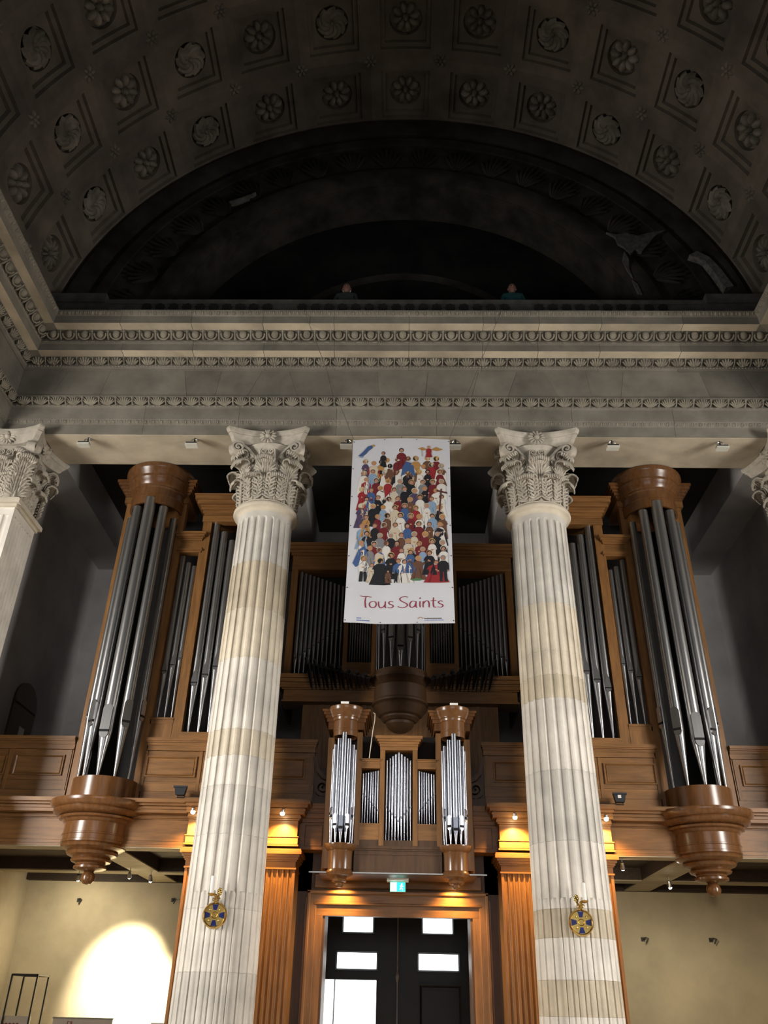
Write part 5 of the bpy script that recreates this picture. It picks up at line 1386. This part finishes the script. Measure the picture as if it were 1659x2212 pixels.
    # ---- lettering
    def strokes(name, paths, m_, w):
        mb = MB()
        for pts in paths:
            # smooth the polyline
            P2 = [Vector(p) for p in pts]; out = []
            n = len(P2)
            for i in range(n-1):
                p0, p1, p2, p3 = P2[max(0, i-1)], P2[i], P2[i+1], P2[min(n-1, i+2)]
                for k in range(6):
                    q = k/6
                    out.append(.5*((2*p1)+(p2-p0)*q+(2*p0-5*p1+4*p2-p3)*q*q+(3*p1-p0-3*p2+p3)*q**3))
            out.append(P2[-1])
            v = []; f = []
            for i, p in enumerate(out):
                d = (out[min(i+1, len(out)-1)]-out[max(i-1, 0)])
                if d.length < 1e-9: d = Vector((1, 0))
                d.normalize(); nn = Vector((-d.y, d.x)); ww = w*(.55+.45*abs(d.y))*(.75+.25*math.sin(PI*i/(len(out)-1)))
                for g in (-1, 1):
                    a = p+nn*ww*g/2
                    u = (a.x-X0)/(X1-X0); vv = (ZT-a.y)/(ZT-ZB); sfc = surf(u, vv)
                    v.append((sfc.x, sfc.y-.0035, sfc.z))
            for i in range(len(out)-1): f.append((2*i, 2*i+1, 2*i+3, 2*i+2))
            mb.add(v, f)
        return obj(name, mb, m_, t)
    H = .10   # x height
    zb = 4.765
    def L(x, pts): return [(x+a*H, zb+b_*H) for a, b_ in pts]
    W = []
    x = -.54
    W.append(L(x, [(-.1, 1.72), (.35, 1.62), (.9, 1.66), (1.5, 1.55)])); W.append(L(x, [(.72, 1.6), (.62, 1.0), (.66, .4), (.72, 0), (.86, .02)]))
    x = -.425
    o_ = [(.55, .98), (.15, .75), (.08, .35), (.35, .02), (.8, .08), (1.0, .5), (.85, .88), (.5, .98)]
    W.append(L(x, o_))
    x = -.30
    W.append(L(x, [(.05, .95), (.08, .4), (.3, .02), (.7, .12), (.95, .5)])); W.append(L(x, [(.98, .98), (.97, .4), (1.0, .05), (1.15, .02)]))
    x = -.17
    s_ = [(.75, .88), (.45, .98), (.15, .8), (.3, .55), (.65, .42), (.75, .2), (.45, 0), (.0, .08)]
    W.append(L(x, s_))
    x = -.02
    W.append(L(x, [(1.25, 1.55), (.9, 1.68), (.35, 1.55), (.15, 1.25), (.5, .92), (1.05, .62), (1.15, .3), (.75, .03), (.2, .05), (-.12, .22)]))
    x = .125
    W.append(L(x, [(.85, .9), (.4, .98), (.08, .6), (.12, .15), (.4, .02), (.75, .3), (.92, .85)])); W.append(L(x, [(.92, .95), (.88, .4), (.95, .05), (1.1, .03)]))
    x = .26
    W.append(L(x, [(.1, .96), (.07, .4), (.12, .02)])); W.append(L(x, [(.05, 1.3), (.18, 1.5)]))
    x = .305
    W.append(L(x, [(.08, .95), (.06, .4), (.08, .0)])); W.append(L(x, [(.08, .55), (.4, .95), (.75, .95), (.88, .6), (.88, .1), (1.0, .02)]))
    x = .42
    W.append(L(x, [(.35, 1.5), (.3, .8), (.33, .2), (.5, .0), (.7, .06)])); W.append(L(x, [(-.05, .98), (.3, 1.0), (.75, 1.02)]))
    x = .505
    W.append(L(x, s_))
    strokes('lettering', W, 'print_red', .017)
    # small printed credits at the foot
    cr = MB()
    def flat(u0, u1, v0, v1, m_, nm):
        pts = [surf(u0, v0), surf(u1, v0), surf(u1, v1), surf(u0, v1)]
        obj(nm, MB().add([(p.x, p.y-.004, p.z) for p in pts], [(0, 1, 2, 3)]), m_, t)
    random.seed(5)
    for (ua, ub, va) in ((.115, .155, .975), (.115, .235, .9855)):
        u = ua
        while u < ub:
            l = random.uniform(.006, .014); flat(u, min(ub, u+l), va, va+.004, 'print_blue', 'small_print'); u += l+.003
    for (ua, ub, va) in ((.725, .88, .974), (.725, .90, .983)):
        u = ua
        while u < ub:
            l = random.uniform(.006, .014); flat(u, min(ub, u+l), va, va+(.005 if va < .98 else .003), 'print_blue' if va > .98 else 'wire', 'small_print'); u += l+.003
    lg = [(surf(.69+.02*math.cos(a), .978-.008*math.sin(a))) for a in [PI*i/10 for i in range(11)]]
    obj('house_logo', MB().tube([(p.x, p.y-.004, p.z) for p in lg], .0035, 5), 'print_orange', t)
banner()
def wire(p0, p1, label):
    o = obj('banner_wire', MB().tube([p0, tuple((Vector(p0)+Vector(p1))*.5-Vector((0, 0, .01))), p1], .004, 5), 'wire'); tag(o, label, 'wire', 'wires holding the banner')
wire((-1.62, 9.82, 9.80), (-.748, 10.36, 7.585), 'thin wire from cornice to top left corner of banner')
wire((1.60, 9.82, 9.80), (.728, 10.36, 7.585), 'thin wire from cornice to top right corner of banner')

# ================================================================== SMALL THINGS
def cable(pts, r, m_, label):
    o = obj('hanging_cable', MB().tube(pts, r, 6), m_, None, 60); tag(o, label, 'cable')
cable([(-.36, 11.25, 3.56), (-.335, 11.22, 3.54), (-.335, 11.22, 3.45), (-.36, 11.23, 3.30), (-.38, 11.26, 3.12), (-.40, 11.28, 2.945)], .006, 'cable_white', 'pale cable hanging from the crown of the small organ')

def wall_hook(x, z, label):
    t = thing('wall_hook', label, 'hook', (x, 15.4, z), 'iron hooks on the lower back wall')
    obj('plate', MB().box(x-.03, x+.03, 15.385, 15.399, z-.03, z+.03), 'stand_metal', t)
    obj('prong', MB().tube([(x, 15.39, z), (x+.03, 15.33, z+.02), (x+.07, 15.31, z+.01), (x+.03, 15.33, z-.06)], .012, 6), 'stand_metal', t)
for x, z, l in ((-5.44, 1.55, 'iron hook high on the left lower wall near the corner'), (-3.83, 1.58, 'iron hook on the left lower wall beside the oak pilaster'), (4.03, 1.13, 'iron hook on the right lower wall beside the oak pilaster'), (5.14, 1.14, 'iron hook on the right lower wall far from the pilaster')): wall_hook(x, z, l)

def metal_stand():
    X0, X1, Y0, Y1, Z = -5.72, -5.34, 14.0, 14.45, .40
    t = thing('metal_stand', 'tall black metal frame stand by the lower left wall', 'stand', ((X0+X1)/2, 14.2, FLOOR))
    for x in (X0, X1):
        for y in (Y0, Y1): obj('leg', MB().box(x-.012, x+.012, y-.012, y+.012, FLOOR, Z), 'stand_metal', t)
    for x in (X0, X1): obj('rail', MB().box(x-.012, x+.012, Y0, Y1, Z-.024, Z), 'stand_metal', t)
    for y in (Y0, Y1): obj('rail', MB().box(X0, X1, y-.012, y+.012, Z-.024, Z), 'stand_metal', t)
    obj('top_plate', MB().box(X0, X1, Y0, Y1, Z-.006, Z+.004), 'stand_metal', t)
metal_stand()

def notice_board(x0, x1, y, zt, label, m_='white_paint', text=None, rail=False):
    t = thing('notice_board', label, 'board', ((x0+x1)/2, y, FLOOR), 'white display boards on the floor')
    obj('panel', MB().box(x0, x1, y, y+.02, FLOOR+.25, zt), m_, t)
    if rail: obj('top_rail', MB().box(x0-.01, x1+.01, y-.008, y+.03, zt, zt+.02), 'steel', t)
    for x in (x0+.05, x1-.08): obj('leg', MB().box(x, x+.03, y-.01, y+.03, FLOOR, FLOOR+.26), 'steel', t)
    for x in (x0+.05, x1-.08): obj('foot', MB().box(x, x+.03, y-.2, y+.22, FLOOR, FLOOR+.02), 'steel', t)
    if text:
        mb = MB()
        for pts in text: mb.ribbon([(a, y-.002, b_) for a, b_ in pts], (0, 1, 0), .002, .012)
        obj('red_lettering', mb, 'red_ink', t)
xx = -5.83; zt = -.135
notice_board(-5.95, -5.36, 14.1, zt, 'white display board with red lettering below the metal stand', text=[[(xx+.055*k, zt-.105+.008*(k % 2)), (xx+.02+.055*k, zt-.09), (xx+.04+.055*k, zt-.105)] for k in range(6)])
x2 = -4.80; z2 = -.155
notice_board(-5.02, -4.15, 14.1, z2, 'white display board with steel top rail before the bright wall', text=[[(x2, z2-.115), (x2, z2-.03), (x2+.045, z2-.04), (x2+.04, z2-.07), (x2, z2-.075)], [(x2+.06, z2-.115), (x2+.06, z2-.03)], [(x2+.08, z2-.09), (x2+.11, z2-.075), (x2+.115, z2-.115)], [(x2+.13, z2-.075), (x2+.14, z2-.115), (x2+.155, z2-.075)]], rail=True)
notice_board(-3.58, -3.2, 14.1, -.18, 'white display board half hidden behind the left pilaster')

# little arched door in the side wall of the gallery room
def gallery_door():
    X = -6.365
    v = []; n = 12
    out = [(13.15, 2.25), (13.15, 4.35)]+[(13.59-.44*math.cos(PI*i/n), 4.35+.36*math.sin(PI*i/n)) for i in range(1, n)]+[(14.03, 4.35), (14.03, 2.25)]
    k = len(out)
    v = [(X+.03, a, b_) for a, b_ in out]+[(X-.005, a, b_) for a, b_ in out]
    d = struct('door_3', MB().add(v, [tuple(range(k))]+[(i, (i+1) % k, k+(i+1) % k, k+i) for i in range(k)]), 'oak_dark')
    obj('door_rail', MB().box(X+.03, X+.05, 13.18, 14.0, 4.30, 4.36), 'oak_dark', d)
    obj('paper_notice', MB().box(X+.03, X+.034, 13.55, 13.75, 3.70, 3.98), 'lamp_white', d)
gallery_door()

# two people looking over the ledge of the recess
def person(x, label, shirt, hair, bald):
    Y = 11.05; zt = 11.66; base = 10.36
    t = thing('person', label, 'person', (x, Y, base), 'people looking over the ledge')
    me = bpy.data.meshes.new('body')
    H = zt-base
    V = [(0, 0, .62), (0, 0, .80), (0, 0, .98), (0, .01, 1.08), (-.16, 0, 1.0), (.16, 0, 1.0), (-.22, -.06, .76), (.22, -.06, .76), (-.15, -.24, .66), (.15, -.24, .66), (-.09, 0, .55), (.09, 0, .55), (-.10, -.03, .30), (.10, -.03, .30), (-.10, 0, .03), (.10, 0, .03)]
    E = [(0, 1), (1, 2), (2, 3), (2, 4), (2, 5), (4, 6), (5, 7), (6, 8), (7, 9), (0, 10), (0, 11), (10, 12), (11, 13), (12, 14), (13, 15)]
    Rr = [.14, .15, .13, .052, .07, .07, .045, .045, .035, .035, .085, .085, .06, .06, .045, .045]
    me.from_pydata(V, E, []); me.update()
    o = bpy.data.objects.new('body', me); C.objects.link(o); o.parent = t
    me.materials.append(MATS[shirt])
    sk = o.modifiers.new('skin', 'SKIN'); ss = o.modifiers.new('sub', 'SUBSURF'); ss.levels = 1; ss.render_levels = 1
    for i, r in enumerate(Rr): me.skin_vertices[0].data[i].radius = (r, r*.8)
    me.skin_vertices[0].data[0].use_root = True
    z0 = 1.185
    hd = MB()
    n, m2 = 16, 12; v = []; f = []
    for j in range(m2+1):
        ph = -PI/2+PI*j/m2
        for i in range(n):
            a = 2*PI*i/n; cx_, sy_ = math.cos(a), math.sin(a)
            rx, ry, rz = .075, .092, .115
            xx_, yy_, zz_ = rx*math.cos(ph)*cx_, ry*math.cos(ph)*sy_, rz*math.sin(ph)
            if zz_ < 0: xx_ *= 1+zz_*2.6; yy_ -= .010*(-zz_/.115)
            v.append((xx_, yy_, z0+zz_))
    for j in range(m2):
        for i in range(n): f.append((j*n+i, j*n+(i+1) % n, (j+1)*n+(i+1) % n, (j+1)*n+i))
    hd.add(v, f)
    hd.tube([(0, -.088, z0+.02), (0, -.108, z0-.012), (0, -.095, z0-.025)], .012, 6, [.6, 1, .8])
    for g in (-1, 1): hd.ellipsoid((g*.076, .0, z0-.005), (Vector((.012, 0, 0)), Vector((0, .018, 0)), Vector((0, 0, .03))), 8, 5)
    head = obj('head', hd, 'skin', t, 60, org=(0, 0, 0))
    ey = MB()
    for g in (-1, 1): ey.ellipsoid((g*.030, -.084, z0+.012), (Vector((.011, 0, 0)), Vector((0, .006, 0)), Vector((0, 0, .006))), 8, 5)
    obj('eyes', ey, 'black_slot', head, 60, org=(0, 0, 0))
    obj('mouth', MB().ellipsoid((0, -.090, z0-.055), (Vector((.022, 0, 0)), Vector((0, .006, 0)), Vector((0, 0, .005))), 8, 5), 'red_ink', head, 60, org=(0, 0, 0))
    if not bald:
        hr = MB().ellipsoid((0, .018, z0+.035), (Vector((.083, 0, 0)), Vector((0, .092, 0)), Vector((0, 0, .098))), 14, 8)
        obj('hair', hr, hair, head, 60, org=(0, 0, 0))
    else:
        hr = MB()
        for g in (-1, 1): hr.ellipsoid((g*.06, .035, z0+.005), (Vector((.022, 0, 0)), Vector((0, .05, 0)), Vector((0, 0, .04))), 8, 5)
        obj('hair', hr, 'lamp_white', head, 60, org=(0, 0, 0))
person(-1.06, 'bald person in dark clothes looking over the ledge left of centre', 'shirt_dark', 'hair_black', True)
person(2.01, 'person in teal top with black hair looking over the ledge', 'shirt_teal', 'hair_black', False)

for o in bpy.data.objects:
    if 'org' in o.keys(): del o['org']
